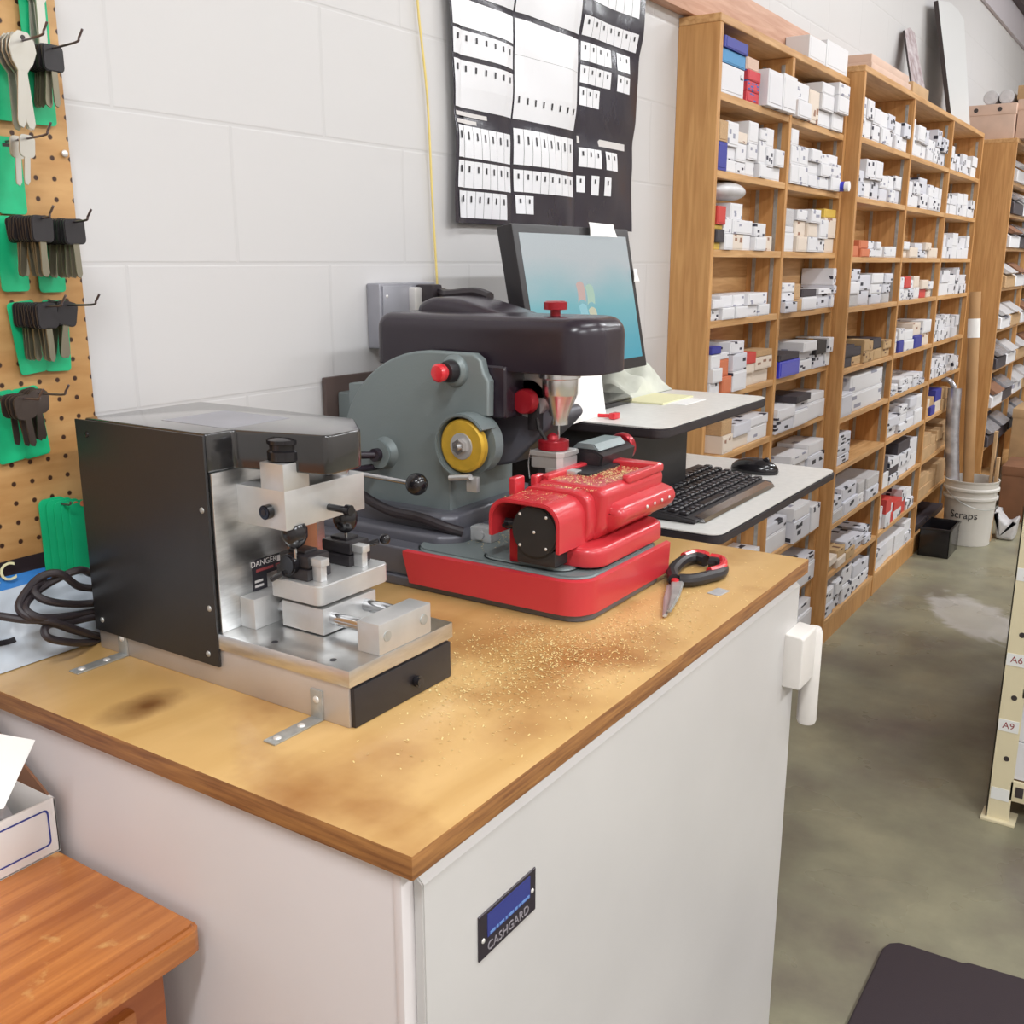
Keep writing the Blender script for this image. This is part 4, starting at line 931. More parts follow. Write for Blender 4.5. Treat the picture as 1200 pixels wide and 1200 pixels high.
cardm = None
def card_mesh():
    b = B(); P = rrect(-.0185, .0185, -.083, .008, .005, 3)
    # hanging slot as notch
    b.prism(P, 'x', 0, .0015, .0004)
    b.box(-.0002, .0018, -.005, .005, -.004, 0, mi=1)
    return b.mesh('card', ['green_card', 'edge_dark'])
CARD = card_mesh()
def key_meshes(kind):
    b = B()
    if kind == 'black':
        P = [(.006, -.002), (.013, .004), (.0145, .0), (.0145, -.02), (.009, -.027), (-.009, -.027), (-.0145, -.02), (-.0145, -.0), (-.009, .006), (.006, .006)]
        P = rrect(-.0145, .0145, -.026, .005, .006, 3)
        b.prism(P, 'x', -.0022, .0022, .0012); hm = b.mesh('head', ['black_plastic'])
        b = B(); b.prism([(-.0042, -.024), (.0042, -.024), (.0042, -.062), (.001, -.067), (-.003, -.065), (-.0042, -.06)], 'x', -.001, .001, .0003); bl = b.mesh('blade', ['key_grey'])
    elif kind == 'dark':
        P = rrect(-.014, .014, -.025, .005, .009, 4)
        b.prism(P, 'x', -.0012, .0012, .0005); hm = b.mesh('head', ['key_brown'])
        b = B(); b.prism([(-.004, -.022), (.004, -.022), (.004, -.055), (.001, -.060), (-.003, -.058), (-.004, -.054)], 'x', -.001, .001, .0003); bl = b.mesh('blade', ['key_brown'])
    elif kind == 'silver':
        P = [(-.006, .010), (.006, .010), (.014, .002), (.017, -.010), (.013, -.024), (.006, -.034), (-.006, -.034), (-.013, -.024), (-.017, -.010), (-.014, .002)]
        b.prism(P, 'x', -.0013, .0013, .0006); b.cyl((.0013, 0, .003), (.0016, 0, .003), .003, seg=12, mi=1); hm = b.mesh('head', ['key_silver', 'edge_dark'])
        b = B(); b.prism([(-.0055, -.030), (.0055, -.030), (.0055, -.092), (.002, -.098), (-.0035, -.096), (-.0055, -.09)], 'x', -.0011, .0011, .0003); bl = b.mesh('blade', ['key_silver'])
    else:
        P = rrect(-.010, .010, -.021, .005, .006, 4)
        b.prism(P, 'x', -.0012, .0012, .0005); hm = b.mesh('head', ['key_silver'])
        b = B(); b.prism([(-.0038, -.019), (.0038, -.019), (.0038, -.048), (.001, -.053), (-.003, -.051), (-.0038, -.047)], 'x', -.001, .001, .0003); bl = b.mesh('blade', ['key_silver'])
    return hm, bl
KM = {k: key_meshes(k) for k in ('black', 'dark', 'silver', 'small')}
KN = {'black': 'black headed key blank', 'dark': 'dark uncut key', 'silver': 'large silver key blank', 'small': 'small silver key blank'}
def hookset(y, z, kind, n, where, spread=.0055, card=True, tilt=0, hook=True, fx=0):
    hx = PX
    if hook:
        b = B((hx, y, z)); b.tube([(hx-.004, y, z), (hx+.008, y, z-.001), (hx+.085, y, z+.001), (hx+.095, y, z+.006), (hx+.103, y, z+.014)], .0014, smooth=4)
        solo('peg_hook', b, 'wire', f'thin wire peg hook, {where}', 'hook')
    if card:
        o = bpy.data.objects.new('key_card', CARD); COL.objects.link(o); o.location = (hx+.006, y, z-.003); o.rotation_euler = (tilt, 0, 0)
        tag(o, f'green plastic key card hanging, {where}', 'key card')
    for i in range(n):
        r = bpy.data.objects.new('key', None); COL.objects.link(r); r.location = (hx+.012+fx+i*spread, y, z-.001 if kind != 'silver' else z)
        r.rotation_euler = (tilt+random.uniform(-.16, .10), 0, random.uniform(-.05, .05))
        tag(r, f'{KN[kind]}, {where}', 'key', f'{KN[kind]}s, {where}')
        for nm, me in zip(('head', 'blade'), KM[kind]):
            c = bpy.data.objects.new(nm, me); COL.objects.link(c); c.parent = r
hookset(.803, 1.84, 'silver', 3, 'topmost right on the pegboard, cut by the photo edge', card=True, hook=False)
hookset(.801, 1.752, 'black', 6, 'upper right hook beside the large silver key')
hookset(.756, 1.752, 'silver', 4, 'upper hook at the left edge', spread=.009, fx=.012)
hookset(.748, 1.643, 'small', 2, 'lone hook under the large silver key', spread=.02, fx=.02)
hookset(.790, 1.548, 'black', 10, 'right hook of the middle row', spread=.0058)
hookset(.740, 1.550, 'black', 10, 'left hook of the middle row', spread=.0058, fx=.012)
hookset(.790, 1.447, 'black', 5, 'right hook in the row below the middle', tilt=-.05)
hookset(.744, 1.447, 'black', 9, 'left hook in the row below the middle', spread=.006, tilt=.10)
hookset(.736, 1.340, 'dark', 5, 'lowest hook with dark keys', tilt=.1, spread=.006)
hookset(.702, 1.338, 'dark', 4, 'lowest hook, partly outside the left edge', tilt=.1, spread=.009, fx=.02)
# pack of empty green cards near the worktop
O = Vector((PX+.01, .772, 1.195)); gp = thing('empty_card_pack', 'pack of empty green key cards low on the pegboard behind the black machine', 'key card', O)
for k in range(5):
    b = B(O); yy = .757+k*.008
    P = rrect(yy-.019, yy+.019, 1.093, 1.196-.0025*k, .008, 4); b.prism(P, 'x', PX+.004+k*.004, PX+.0055+k*.004, .0004, tf=None)
    b.cyl((PX+.0054+k*.004, yy+.002, 1.184), (PX+.006+k*.004, yy+.002, 1.184), .004, seg=12, mi=1)
    part('card', b, ['green_card', 'orange_card'], gp)
b = B((PX, .772, 1.19)); b.tube([(PX-.003, .765, 1.188), (PX+.03, .765, 1.188), (PX+.035, .765, 1.193)], .0014, smooth=3); solo('peg_hook', b, 'wire', 'short wire hook holding the pack of empty green cards', 'hook')

# bag of printed film behind machine
O = Vector((-1.21, .62, 1.0)); bg = thing('printed_pouch', 'black and pale blue printed plastic pouch between worktop and pegboard', 'pouch', O)
def bagf(s, t, lift=0):
    y = .30+.52*s
    # from front edge on worktop up the wall
    prof = [(-1.185, 1.001), (-1.192, 1.018), (-1.205, 1.045), (-1.222, 1.075), (-1.2375, 1.105), (-1.2385, 1.125)]
    f = t*(len(prof)-1); i = min(int(f), len(prof)-2); f -= i
    x = prof[i][0]*(1-f)+prof[i+1][0]*f; z = prof[i][1]*(1-f)+prof[i+1][1]*f
    w = .0025*math.sin(s*31+t*5)*math.sin(t*PI)+.0015*math.sin(s*57-t*9)*math.sin(t*PI)
    return (x+w+lift, y, z+lift*.3+w)
b = B(O); b.grid(lambda s, t: bagf(s, t), 60, 20, matfn=lambda s, t: 1 if t > .80 else (2 if t > .70 else 0))
b.grid(lambda s, t: (WX+.011 if t > .8 else WX+.004+.03*(1-t)*0, .30+.52*s, 1.001+.123*t), 2, 6, mi=1)
mat('pouch_pale', (196, 206, 218), .25, bump=.5, bscale=30, coat=.4); mat('pouch_blue', (60, 130, 205), .25, coat=.4); mat('pouch_black', (46, 38, 42), .3, coat=.3)
pb = part('film', b, ['pouch_pale', 'pouch_black', 'pouch_blue'], bg)
q = bagf((.676-.30)/.52, .91, .003)
text('lettering', 'AC', .034, basis(Vector((q[0]+.004, .672, 1.112))-O, (0, 1, 0), (-.1, 0, 1)), 'note_yellow', pb, .0004)
b = B(O)
for (s, t, w) in ((.62, .42, .03), (.66, .30, .045), (.60, .24, .03)):
    b.grid(lambda a, c: bagf(s+a*w, t+c*.05, .0015), 3, 2)
part('small_print', b, 'ink', pb)

# black cord loops
O = Vector((-1.17, .72, 1.03)); b = B(O)
def CP(u, v, x): return onx(u, v, x)
loops = [[(117, 674, -1.185), (106, 672, -1.178), (92, 668, -1.16), (60, 682, -1.17), (36, 700, -1.165), (30, 714, -1.15), (48, 724, -1.14), (80, 722, -1.155), (104, 718, -1.178), (118, 716, -1.19)],
         [(118, 690, -1.19), (104, 689, -1.176), (90, 686, -1.165), (70, 672, -1.16), (48, 676, -1.17), (30, 694, -1.165), (22, 712, -1.155), (36, 724, -1.145), (70, 730, -1.15), (104, 724, -1.172), (117, 722, -1.188)],
         [(118, 706, -1.19), (106, 707, -1.178), (90, 708, -1.16), (64, 706, -1.15), (46, 700, -1.155), (40, 690, -1.165), (52, 680, -1.176)],
         [(-30, 718, -1.165), (0, 722, -1.16), (28, 726, -1.15), (60, 728, -1.14), (90, 738, -1.155), (106, 743, -1.174), (118, 746, -1.19)],
         [(118, 751, -1.188), (104, 753, -1.172), (84, 753, -1.150), (58, 748, -1.14), (52, 738, -1.145), (62, 731, -1.15), (84, 738, -1.152), (106, 744, -1.172), (118, 747, -1.188)]]
for L in loops: b.tube([CP(*p) for p in L], .0050, smooth=6, seg=10)
mz = 1e9
for i, v in enumerate(b.v):
    if v.z+O.z < 1.0005: b.v[i] = Vector((v.x, v.y, 1.0005-O.z))
solo('coiled_cable', b, 'cord', 'black cable coiled in loops over the printed pouch left of the machine', 'cable')

# ------------------------------------------------------------------ wooden desk at lower left
O = Vector((-1.02, .25, 0)); dk = thing('wooden_desk', 'worn orange brown wooden desk with drawers standing against the safe', 'desk', O)
b = B(O); b.prism(rrect(WX+.005, -.795, -.55, .604, .012, 3), 'z', .783, .82, .006, 3); part('desktop', b, ['desk_wood'], dk)
b = B(O); b.box(WX+.01, -.835, -.52, .58, .0, .783, .004); part('carcass', b, 'desk_front', dk)
for k, (z0, z1) in enumerate(((.60, .745), (.40, .58), (.15, .38))):
    for (y0, y1) in ((-.45, .02), (.06, .535)):
        b = B(O); b.box(-.836, -.822, y0, y1, z0, z1, .004); d = part('drawer', b, 'desk_wood', dk)
        b = B(O); b.cyl((-.822, (y0+y1)/2, (z0+z1)/2), (-.80, (y0+y1)/2, (z0+z1)/2), .014, seg=20, bev=.004); part('knob', b, 'desk_front', d)
# carton on the desk
O = Vector((-1.14, .44, .82)); cb = thing('white_carton', 'open white carton outlined in blue on the wooden desk', 'box', O)
b = B(O); t_ = .003; X0, X1, Ya, Yb = -1.235, -1.043, .28, .602
b.box(X1-t_, X1, Ya, Yb, .8205, .890, .0008); b.box(X0, X0+t_, Ya, Yb, .8205, .890, .0008); b.box(X0, X1, Ya, Ya+t_, .8205, .890, .0008); b.box(X0, X1, Yb-t_, Yb, .8205, .890, .0008); b.box(X0, X1, Ya, Yb, .8205, .8225)
ct = part('tray', b, 'white_card', cb)
b = B(O)
fr = rrect(.30, .592, .833, .880, .006, 4); fi = rrect(.3022, .5898, .8352, .8778, .005, 4)
n0 = len(b.v); N = len(fr)
for i in range(N):
    for p in (fr[i], fi[i]): b.v.append(Vector((X1+.0004, p[0], p[1]))-O)
for i in range(N):
    a = n0+2*i; c = n0+2*((i+1) % N); b.f.append([a, c, c+1, a+1]); b.m.append(0)
part('blue_outline', b, 'blue_line', ct)
b = B(O); b.prism([(-1.05, .888), (-1.18, .965), (-1.235, .965), (-1.235, .85), (-1.05, .85)], 'y', .5995, .6025); part('flap', b, 'kraft_dark', cb)
b = B((-1.12, .50, .85)); b.grid(lambda s, t: (-1.235+.16*s, .40+.18*t, .865+.025*math.sin(3*s+1)*math.sin(2.6*t)+.006*math.sin(30*s)*math.sin(30*t)), 30, 30); b.grid(lambda s, t: (-1.235+.16*s, .40+.18*t, .85), 2, 2)
solo('bubble_wrap', b, 'bubble', 'grey bubble wrap bunched inside the white carton', 'bubble wrap')
p0, p1, p2, p3 = ony(-60, 850, .52), ony(41, 868, .55), ony(4, 948, .50), ony(-60, 960, .46)
b = B((-1.15, .52, .89)); b.grid(lambda s, t: tuple((p0.lerp(p1, s)).lerp(p3.lerp(p2, s), t)+Vector((.002*math.sin(5*s), 0, 0))), 6, 6); b.grid(lambda s, t: tuple((p0.lerp(p1, s)).lerp(p3.lerp(p2, s), t)+Vector((-.001, .001, 0))), 6, 6)
solo('paper_sheet', b, 'white_card', 'white sheet of paper standing up out of the carton', 'paper')

# ------------------------------------------------------------------ bookcases
def bookcase(label, x0, x1, ys, zt, boards, t=.022, toe=True, loc=None, back=True, lip=0):
    O = Vector((x0, (ys[0]+ys[-1])/2, 0)); bc = thing('bookcase', label, 'bookcase', O)
    for i, y in enumerate(ys):
        w = t if i in (0, len(ys)-1) else t*.95
        b = B(O); b.box(x0, x1, y-w/2, y+w/2, 0, zt, .0015, 1); part('upright', b, 'shelf_wood', bc)
    b = B(O); b.box(x0, x1, ys[0]-t/2, ys[-1]+t/2, zt, zt+.022, .002, 1); part('top_board', b, 'board_wood', bc)
    b = B(O); b.box(x0, x0+.006, ys[0], ys[-1], .02, zt, 0); part('back_panel', b, 'board_wood', bc)
    for i in range(len(ys)-1):
        for z in boards:
            b = B(O); b.box(x0+.006, x1-.002, ys[i]+t/2, ys[i+1]-t/2, z-.02, z, .001, 1); part('shelf', b, 'board_wood', bc)
        for xx in (x0+.03, x1-.03):
            for yy in (ys[i]+t/2, ys[i+1]-t/2):
                b = B(O); b.box(xx-.006, xx+.006, yy-.0015, yy+.0015, .12, zt-.02); part('shelf_track', b, 'zinc', bc)
    b = B(O); b.box(x1-.012, x1-.004, ys[0], ys[-1], 0, boards[-1]-.018); part('toe_board', b, 'shelf_wood', bc)
    return bc
B1 = [1.94, 1.742, 1.533, 1.338, 1.125, .937, .73, .50, .295, .10]
B2 = [1.936, 1.731, 1.518, 1.335, 1.105, .918, .722, .498, .292, .10]
bookcase('nearest shallow oak bookcase with two bays beside the poster', WX, -1.13, [2.70, 3.275, 3.86], 2.108, B1)
bookcase('middle oak bookcase with three bays full of small boxes', WX, -1.08, [3.885, 4.645, 5.44, 6.235], 2.15, B2)
B3 = [1.93, 1.76, 1.58, 1.36, 1.13, .90, .68, .45, .2]
bookcase('farthest oak bookcase with deep bins, beyond the bucket', WX, -.93, [6.36, 7.15, 7.95], 2.13, B3)

# small boxes -----------------------------------------------------
def proto_box():
    b = B(); b.box(0, 1, 0, 1, 0, 1, .012, 1)
    b.box(.985, 1.012, .06, .94, .10, .90, .008, 1)     # tucked end flap
    return b
PM = {}
def boxmesh(m):
    if m not in PM:
        PM[m] = proto_box().mesh('small_box', [m])
    return PM[m]
CN = {'box_plain': 'plain white', 'box_print': 'white printed', 'box_print2': 'grey printed', 'box_cream': 'cream', 'box_kraft': 'brown', 'kraft': 'brown', 'box_redblue': 'red and blue', 'box_gold': 'black and gold',
      'blue_card': 'dark blue', 'blue_bag': 'bright blue', 'teal_card': 'light blue', 'orange_card': 'orange', 'red_card': 'red', 'dark_card': 'black', 'yellow_card': 'yellow', 'soft_bag': 'pale bagged', 'pinkish_card': 'pinkish'}
ORD = ['first', 'second', 'third', 'fourth', 'fifth', 'sixth', 'seventh', 'eighth', 'ninth', 'tenth', 'eleventh', 'twelfth', 'thirteenth']
def small_box(x0, x1, y0, y1, z0, z1, m, label, group, rz=0):
    o = bpy.data.objects.new('small_box', boxmesh(m)); COL.objects.link(o)
    o.location = (x0, y0, z0+.0005); o.scale = (x1-x0, y1-y0, z1-z0-.001); o.rotation_euler = (0, 0, rz)
    return tag(o, label, 'box', group)
W, P_, Q, C_, K, RB, G = 'box_plain', 'box_print', 'box_print2', 'box_cream', 'box_kraft', 'box_redblue', 'box_gold'
rb = random.Random(11)
NB = [0]
STUFF = B((-1.16, 6.0, 0)); SM = []
def column(x0, xf, y0, y1, z, hs, place, colno, prot=0, stuff=False):
    for k, h in enumerate(hs):
        m = W
        if isinstance(h, tuple): h, m = h
        row = ('bottom' if k == 0 else ORD[k]+' up') if len(hs) > 1 else 'alone'
        lab = f'{CN[m]} box, column {colno}, {row}, {place}'
        lab = f'{CN[m]} box, {ORD[colno-1]} column, {row}, {place}'
        j = rb.uniform(-.008, .010)+prot
        if stuff:
            mm = {'box_print': 'far_print', 'box_print2': 'far_print', 'box_kraft': 'kraft'}.get(m, m)
            if mm not in SM: SM.append(mm)
            STUFF.box(x0+.012, xf+j, y0+.001, y1-.001, z+.0005, z+h-.0005, .001, 1, mi=SM.index(mm)); z += h; continue
        small_box(x0+.012, xf+j, y0+.001, y1-.001, z, z+h, m, lab, f'boxes, {place}')
        z += h; NB[0] += 1
# nearest bookcase: columns measured along the shelf by image column, heights in metres
def yat(u, z):  # y on the front plane of the nearest bookcase
    lo, hi = 2.0, 5.0
    for _ in range(40):
        mid = (lo+hi)/2; p = R.transposed() @ (Vector((-1.13, mid, z))-CAM); uu = 600+F_PX*p.x/-p.z
        if uu < u: lo = mid
        else: hi = mid
    return lo
N1 = {
 ('A', 0): [((849, 874), [(.075, P_), (.035, 'teal_card'), (.03, 'blue_card')], 0), ((877, 892), [(.028, RB), (.028, RB), (.028, RB), (.035, 'pinkish_card')], 0), ((894, 911), [(.10, P_)], .02), ((911, 927), [(.105, W)], .02)],
 ('B', 0): [((935, 946), [(.05, P_), (.055, W)], .015), ((947, 959), [(.10, C_)], .01), ((959, 973), [(.05, W), (.05, W), (.035, W)], .01), ((973, 986), [(.055, W), (.055, W), (.04, W)], .02)],
 ('A', 1): [((843, 853), [(.075, 'blue_card'), (.055, 'kraft')], 0), ((853, 866), [(.034, W), (.034, P_), (.065, W)], 0), ((866, 878), [(.034, P_), (.05, W), (.03, C_)], 0), ((878, 889), [(.045, W), (.045, W), (.06, W)], 0), ((890, 898), [(.04, W), (.065, W), (.03, W)], 0), ((898, 907), [(.035, W), (.055, P_), (.055, W)], 0), ((907, 917), [(.04, W), (.05, W)], 0)],
 ('B', 1): [((926, 934), [(.06, W), (.055, W), (.05, W)], 0), ((934, 946), [(.06, W), (.06, W)], .01), ((946, 958), [(.04, P_), (.04, W), (.04, W)], .01), ((958, 970), [(.04, W), (.04, W), (.035, W)], .01), ((970, 981), [(.045, W), (.045, W), (.03, W)], .01)],
 ('A', 2): [((838, 848), [(.02, 'yellow_card'), (.035, 'dark_card'), (.012, 'yellow_card'), (.05, 'red_card')], 0), ((848, 858), [(.045, W), (.045, W)], .01), ((858, 872), [(.045, C_), (.04, W), (.045, W)], 0), ((872, 884), [(.045, W), (.04, W)], 0), ((884, 897), [(.04, W), (.04, P_)], 0), ((898, 909), [(.045, C_)], 0)],
 ('B', 2): [((922, 933), [(.06, W), (.02, P_), (.055, 'soft_bag')], 0), ((934, 946), [(.05, C_), (.05, C_), (.035, W)], 0), ((946, 957), [(.05, W), (.045, C_), (.045, W)], .01), ((957, 967), [(.045, P_), (.065, W)], .01), ((967, 981), [(.05, C_), (.07, C_), (.03, 'yellow_card')], 0)],
 ('A', 3): [((832, 846), [(.034, P_), (.026, P_)], 0), ((847, 861), [(.034, W), (.034, P_)], 0), ((862, 876), [(.034, W), (.034, W)], 0), ((876, 890), [(.034, P_), (.036, W)], 0), ((890, 903), [(.034, W), (.036, W)], 0)],
 ('B', 3): [((916, 930), [(.035, Q), (.03, P_), (.03, W)], .01), ((930, 940), [(.04, 'kraft'), (.05, 'kraft')], 0), ((940, 957), [(.045, P_), (.025, 'dark_card')], .01), ((957, 972), [(.05, Q), (.02, P_)], .01), ((972, 983), [(.05, W), (.03, Q), (.06, P_)], .015)],
 ('A', 4): [((829, 841), [(.04, P_), (.04, W), (.04, W), (.022, 'blue_card')], .01), ((842, 853), [(.05, 'orange_card'), (.05, 'orange_card'), (.02, P_)], .01), ((854, 870), [(.06, P_), (.05, Q), (.035, P_)], .01), ((871, 884), [(.04, C_), (.03, C_), (.035, 'red_card')], 0), ((884, 903), [(.045, C_), (.04, C_), (.02, 'kraft')], 0)],
 ('B', 4): [((910, 935), [(.055, 'blue_bag'), (.022, 'dark_card')], .01), ((936, 952), [(.04, P_), (.03, Q), (.035, W)], .01), ((953, 965), [(.05, Q), (.05, G)], .01), ((965, 973), [(.05, W), (.055, P_)], .015)],
 ('A', 5): [((848, 860), [(.055, C_), (.045, 'kraft')], 0), ((860, 880), [(.04, C_), (.04, Q)], 0), ((880, 903), [(.05, W), (.03, P_)], 0)],
 ('B', 5): [((906, 928), [(.045, Q), (.04, P_)], .01), ((928, 945), [(.055, W), (.03, Q), (.025, 'dark_card')], .01), ((945, 968), [(.065, P_), (.03, W)], .01)],
 ('A', 6): [((840, 862), [(.04, W), (.02, 'orange_card')], 0), ((863, 880), [(.045, W)], 0), ((881, 900), [(.04, Q), (.03, W)], 0)],
 ('B', 6): [((904, 922), [(.04, Q), (.04, P_)], 0), ((922, 942), [(.07, P_), (.035, W)], .01), ((942, 964), [(.075, Q), (.045, W)], .01)],
 ('A', 7): [((835, 860), [(.05, W), (.03, P_)], 0), ((862, 898), [(.055, P_)], 0)],
 ('B', 7): [((900, 925), [(.07, P_), (.04, Q)], 0), ((926, 945), [(.08, Q), (.05, W)], .01), ((946, 962), [(.10, P_)], .01)],
 ('B', 8): [((905, 930), [(.06, Q)], 0), ((931, 958), [(.075, P_), (.035, Q)], .01)],
 ('B', 9): [((915, 956), [(.07, W), (.04, P_)], .01)],
}
SHN = ['top', 'second', 'third', 'fourth', 'fifth', 'sixth', 'seventh', 'eighth', 'ninth', 'lowest']
BZ1 = B1
for (bay, k), cols in N1.items():
    z = BZ1[k]; pl_ = f'{SHN[k]} shelf, {"left" if bay == "A" else "right"} bay, nearest bookcase'
    lo = 2.70+.013 if bay == 'A' else 3.275+.013; hi = 3.275-.013 if bay == 'A' else 3.86-.013
    last = lo
    for ci, ((u0, u1), hs, pr) in enumerate(cols):
        zz = z+.05
        y0 = max(yat(u0, zz), last); y1 = min(yat(u1, zz), hi)
        if ci == 0 and y0-lo < .04: y0 = lo
        if y1-y0 < .015: continue
        column(WX, -1.135, y0, y1, z, hs, pl_, ci+1, pr); last = y1
# middle bookcase: fills per cell (n columns, mean height, palette)
WW = [W, W, P_, Q]; 
N2 = [
 [(7, .11, [W, P_, Q, P_]), (7, .12, [W, P_, Q]), (6, .09, [P_, Q, W])],
 [(6, .11, [W, P_, Q]), (6, .12, [W, Q, P_]), (6, .10, [W, Q, P_])],
 [(7, .05, [W, P_, 'orange_card', C_]), (5, .055, [C_, W, Q]), (6, .10, [W, P_])],
 [(4, .11, [W, W, 'soft_bag', Q]), (6, .08, [Q, 'blue_card', C_, W, 'red_card']), (5, .12, [Q, P_, W])],
 [(6, .08, [K, K, 'dark_card', W]), (5, .11, ['orange_card', 'blue_card', W, C_]), (5, .12, [P_, Q])],
 [(2, .08, [W]), (6, .05, [P_, Q]), (5, .08, [P_, Q])],
 [(1, .12, [Q]), (4, .12, [W, P_, Q]), (5, .11, [K, C_, 'blue_card'])],
 [(4, .11, [W, Q, 'soft_bag']), (4, .13, [W, Q, 'dark_card']), (4, .12, [K, 'kraft'])],
 [(5, .07, [C_, K, Q]), (6, .11, [Q, P_, 'red_card', W]), (3, .11, [K, 'kraft'])],
 [(5, .12, [Q, P_]), (4, .09, [W, Q]), (2, .04, ['dark_card'])],
]
BY = [3.885, 4.645, 5.44, 6.235]
for k in range(10):
    for j in range(3):
        n, h, pal = N2[k][j]; y = BY[j]+.016; ye = BY[j+1]-.016; z = B2[k]
        room = (B2[k-1] if k else 2.15)-z-.03
        full = .30 if (k, j) == (6, 0) else rb.uniform(.86, .98)
        if (k, j) == (5, 0):
            cols = [(.16, [(.09, Q)]), (.50, [(.075, W), (.07, W)])]
        else:
            ws_ = [rb.uniform(.6, 1.5) for _ in range(n)]; tot = sum(ws_); cols = []
            for w in ws_:
                hh = min(room, h*rb.uniform(.75, 1.3)); m = 1 if hh < .05 else (2 if hh < .11 or rb.random() < .6 else 3)
                if n*3 > 12: m = min(m, 2)
                cols.append((w/tot*(ye-y)*full, [(hh/m, rb.choice(pal)) for _ in range(m)]))
        for ci, (w, hs) in enumerate(cols):
            column(WX, -1.09, y, y+w-.004, z, hs, f'{SHN[k]} shelf, {["left", "centre", "right"][j]} bay, middle bookcase', ci+1, stuff=(j == 2 or (j == 1 and k >= 7))); y += w
print('boxes', NB[0])
solo('small_boxes', STUFF, SM, 'crowded small boxes in the right bay of the middle bookcase', 'boxes', kind='stuff')
# far bookcase: larger open bins
BIN = None
def bin_mesh(m, m2):
    b = B(); b.prism([(0, 0), (1, 0), (1, .45), (.62, 1), (0, 1)], 'y', 0, 1, .01, 1)
    b.prism([(.70, .95), (.98, .55), (1.06, .62), (.80, 1.05)], 'y', .1, .9, .01, mi=1)
    return b.mesh('storage_bin', [m, m2])
BM = [bin_mesh('box_plain', 'soft_bag'), bin_mesh('kraft', 'soft_bag'), bin_mesh('box_plain', 'kraft_dark'), bin_mesh('dark_card', 'foil')]
for k, z in enumerate(B3[:-1]):
    for j in range(2):
        y = 6.375+.79*j
        for i in range(2):
            o = bpy.data.objects.new('storage_bin', BM[(k*3+j*2+i) % 4 if k != 7 else 3]); COL.objects.link(o)
            h = min(.13, (B3[k-1] if k else 2.13)-z-.035)
            o.location = (WX+.01, y+.012+i*.375, z+.0005); o.scale = (.325, .355, h)
            tag(o, f'open bin, {["left", "right"][i]} of two, {SHN[k]} shelf, {["near", "far"][j]} bay, farthest bookcase', 'bin', 'open bins in the farthest bookcase')

# bits on the nearest bookcase
O = Vector((-1.19, 2.78, 1.68)); b = B(O)
zt_ = B1[2]+.13
b.sphere((-1.165, 2.86, zt_+.032), .05, (.9, 2.1, .52), u=24, w=14)
solo('soft_packet', b, 'soft_bag', 'pale plastic packet lying on boxes in the nearest bookcase', 'packet')
b = B((-1.13, 3.80, B1[1])); b.cyl((-1.16, 3.80, B1[1]+.018), (-1.10, 3.80, B1[1]+.018), .017, seg=20, bev=.003); b.cyl((-1.10, 3.80, B1[1]+.018), (-1.085, 3.80, B1[1]+.018), .0172, seg=20, mi=1)
solo('tape_roll', b, ['blue_bag', 'white_card'], 'blue and white roll jutting out at the right end of the second shelf', 'roll')
for (y0, y1, z0, z1, m, lb) in ((3.60, 3.845, 2.131, 2.215, W, 'large plain white box on top of the nearest bookcase'), (3.42, 3.595, 2.131, 2.20, W, 'smaller white box left of the large box on top of the nearest bookcase')):
    small_box(WX+.036 if y1 < 3.8 else WX+.036, -1.135, y0, y1, z0, z1, m, lb, None)
# top of the middle bookcase
b = B((-1.17, 4.3, 2.172)); b.box(WX+.01, -1.10, 4.02, 4.62, 2.1725, 2.205, .003); b.box(WX+.01, -1.105, 4.03, 4.60, 2.206, 2.235, .003); solo('flat_carton', b, 'pinkish_card', 'flat tan carton on top of the middle bookcase', 'box')
b = B((-1.17, 4.9, 2.172)); b.box(WX+.02, -1.10, 4.66, 4.95, 2.1725, 2.225, .003); solo('flat_carton', b, 'kraft', 'low brown carton on the middle bookcase beside the rusty plate', 'box')
def lean(name, u_l, pts, th, m, label, cat):
    # board standing on the bookcase top, leaning back to the wall
    b = B((-1.18, pts[0][0], 2.1725))
    P = [Vector((x, y, z)) for (y, z, x) in pts]
    n = (P[1]-P[0]).cross(P[-1]-P[0]).normalized()
    if n.x < 0: n = -n
    bm = bmesh.new(); lo = [bm.verts.new(p) for p in P]; hi = [bm.verts.new(p+n*th) for p in P]; N = len(P)
    bm.faces.new(hi); bm.faces.new(lo[::-1])
    for i in range(N): bm.faces.new((lo[i], lo[(i+1) % N], hi[(i+1) % N], hi[i]))
    b._add(bm, 0); me_o = solo(name, b, m, label, cat)
    for p in me_o.data.polygons:
        if abs(p.normal.dot(n)) < .5: p.material_index = 1
    return me_o
def onw(u, v, x): p = onx(u, v, x); return (p.y, p.z, p.x)
a_ = onw(1070, 113, -1.14); c_ = onw(1087, 122, -1.14)
lean('rusty_plate', 0, [(a_[0], 2.1735, -1.14), (c_[0], 2.1735, -1.14), onw(1075, 70, -1.19), onw(1070, 40, -1.225), onw(1064, 33, -1.235), onw(1058, 36, -1.235), onw(1063, 75, -1.19)], .008, ['rust_plate', 'edge_dark'], 'mottled rusty metal plate leaning on the wall above the middle bookcase', 'plate')
a_ = onw(1110, 138, -1.13); c_ = onw(1132, 150, -1.13)
lean('grey_panel', 0, [(a_[0], 2.1735, -1.13), (c_[0], 2.1735, -1.13), onw(1125, 25, -1.205), onw(1118, 13, -1.21), onw(1108, 4, -1.215), onw(1094, 2, -1.215)], .02, ['grey_sheet', 'edge_dark'], 'tall pale grey panel leaning on the wall above the middle bookcase', 'panel')
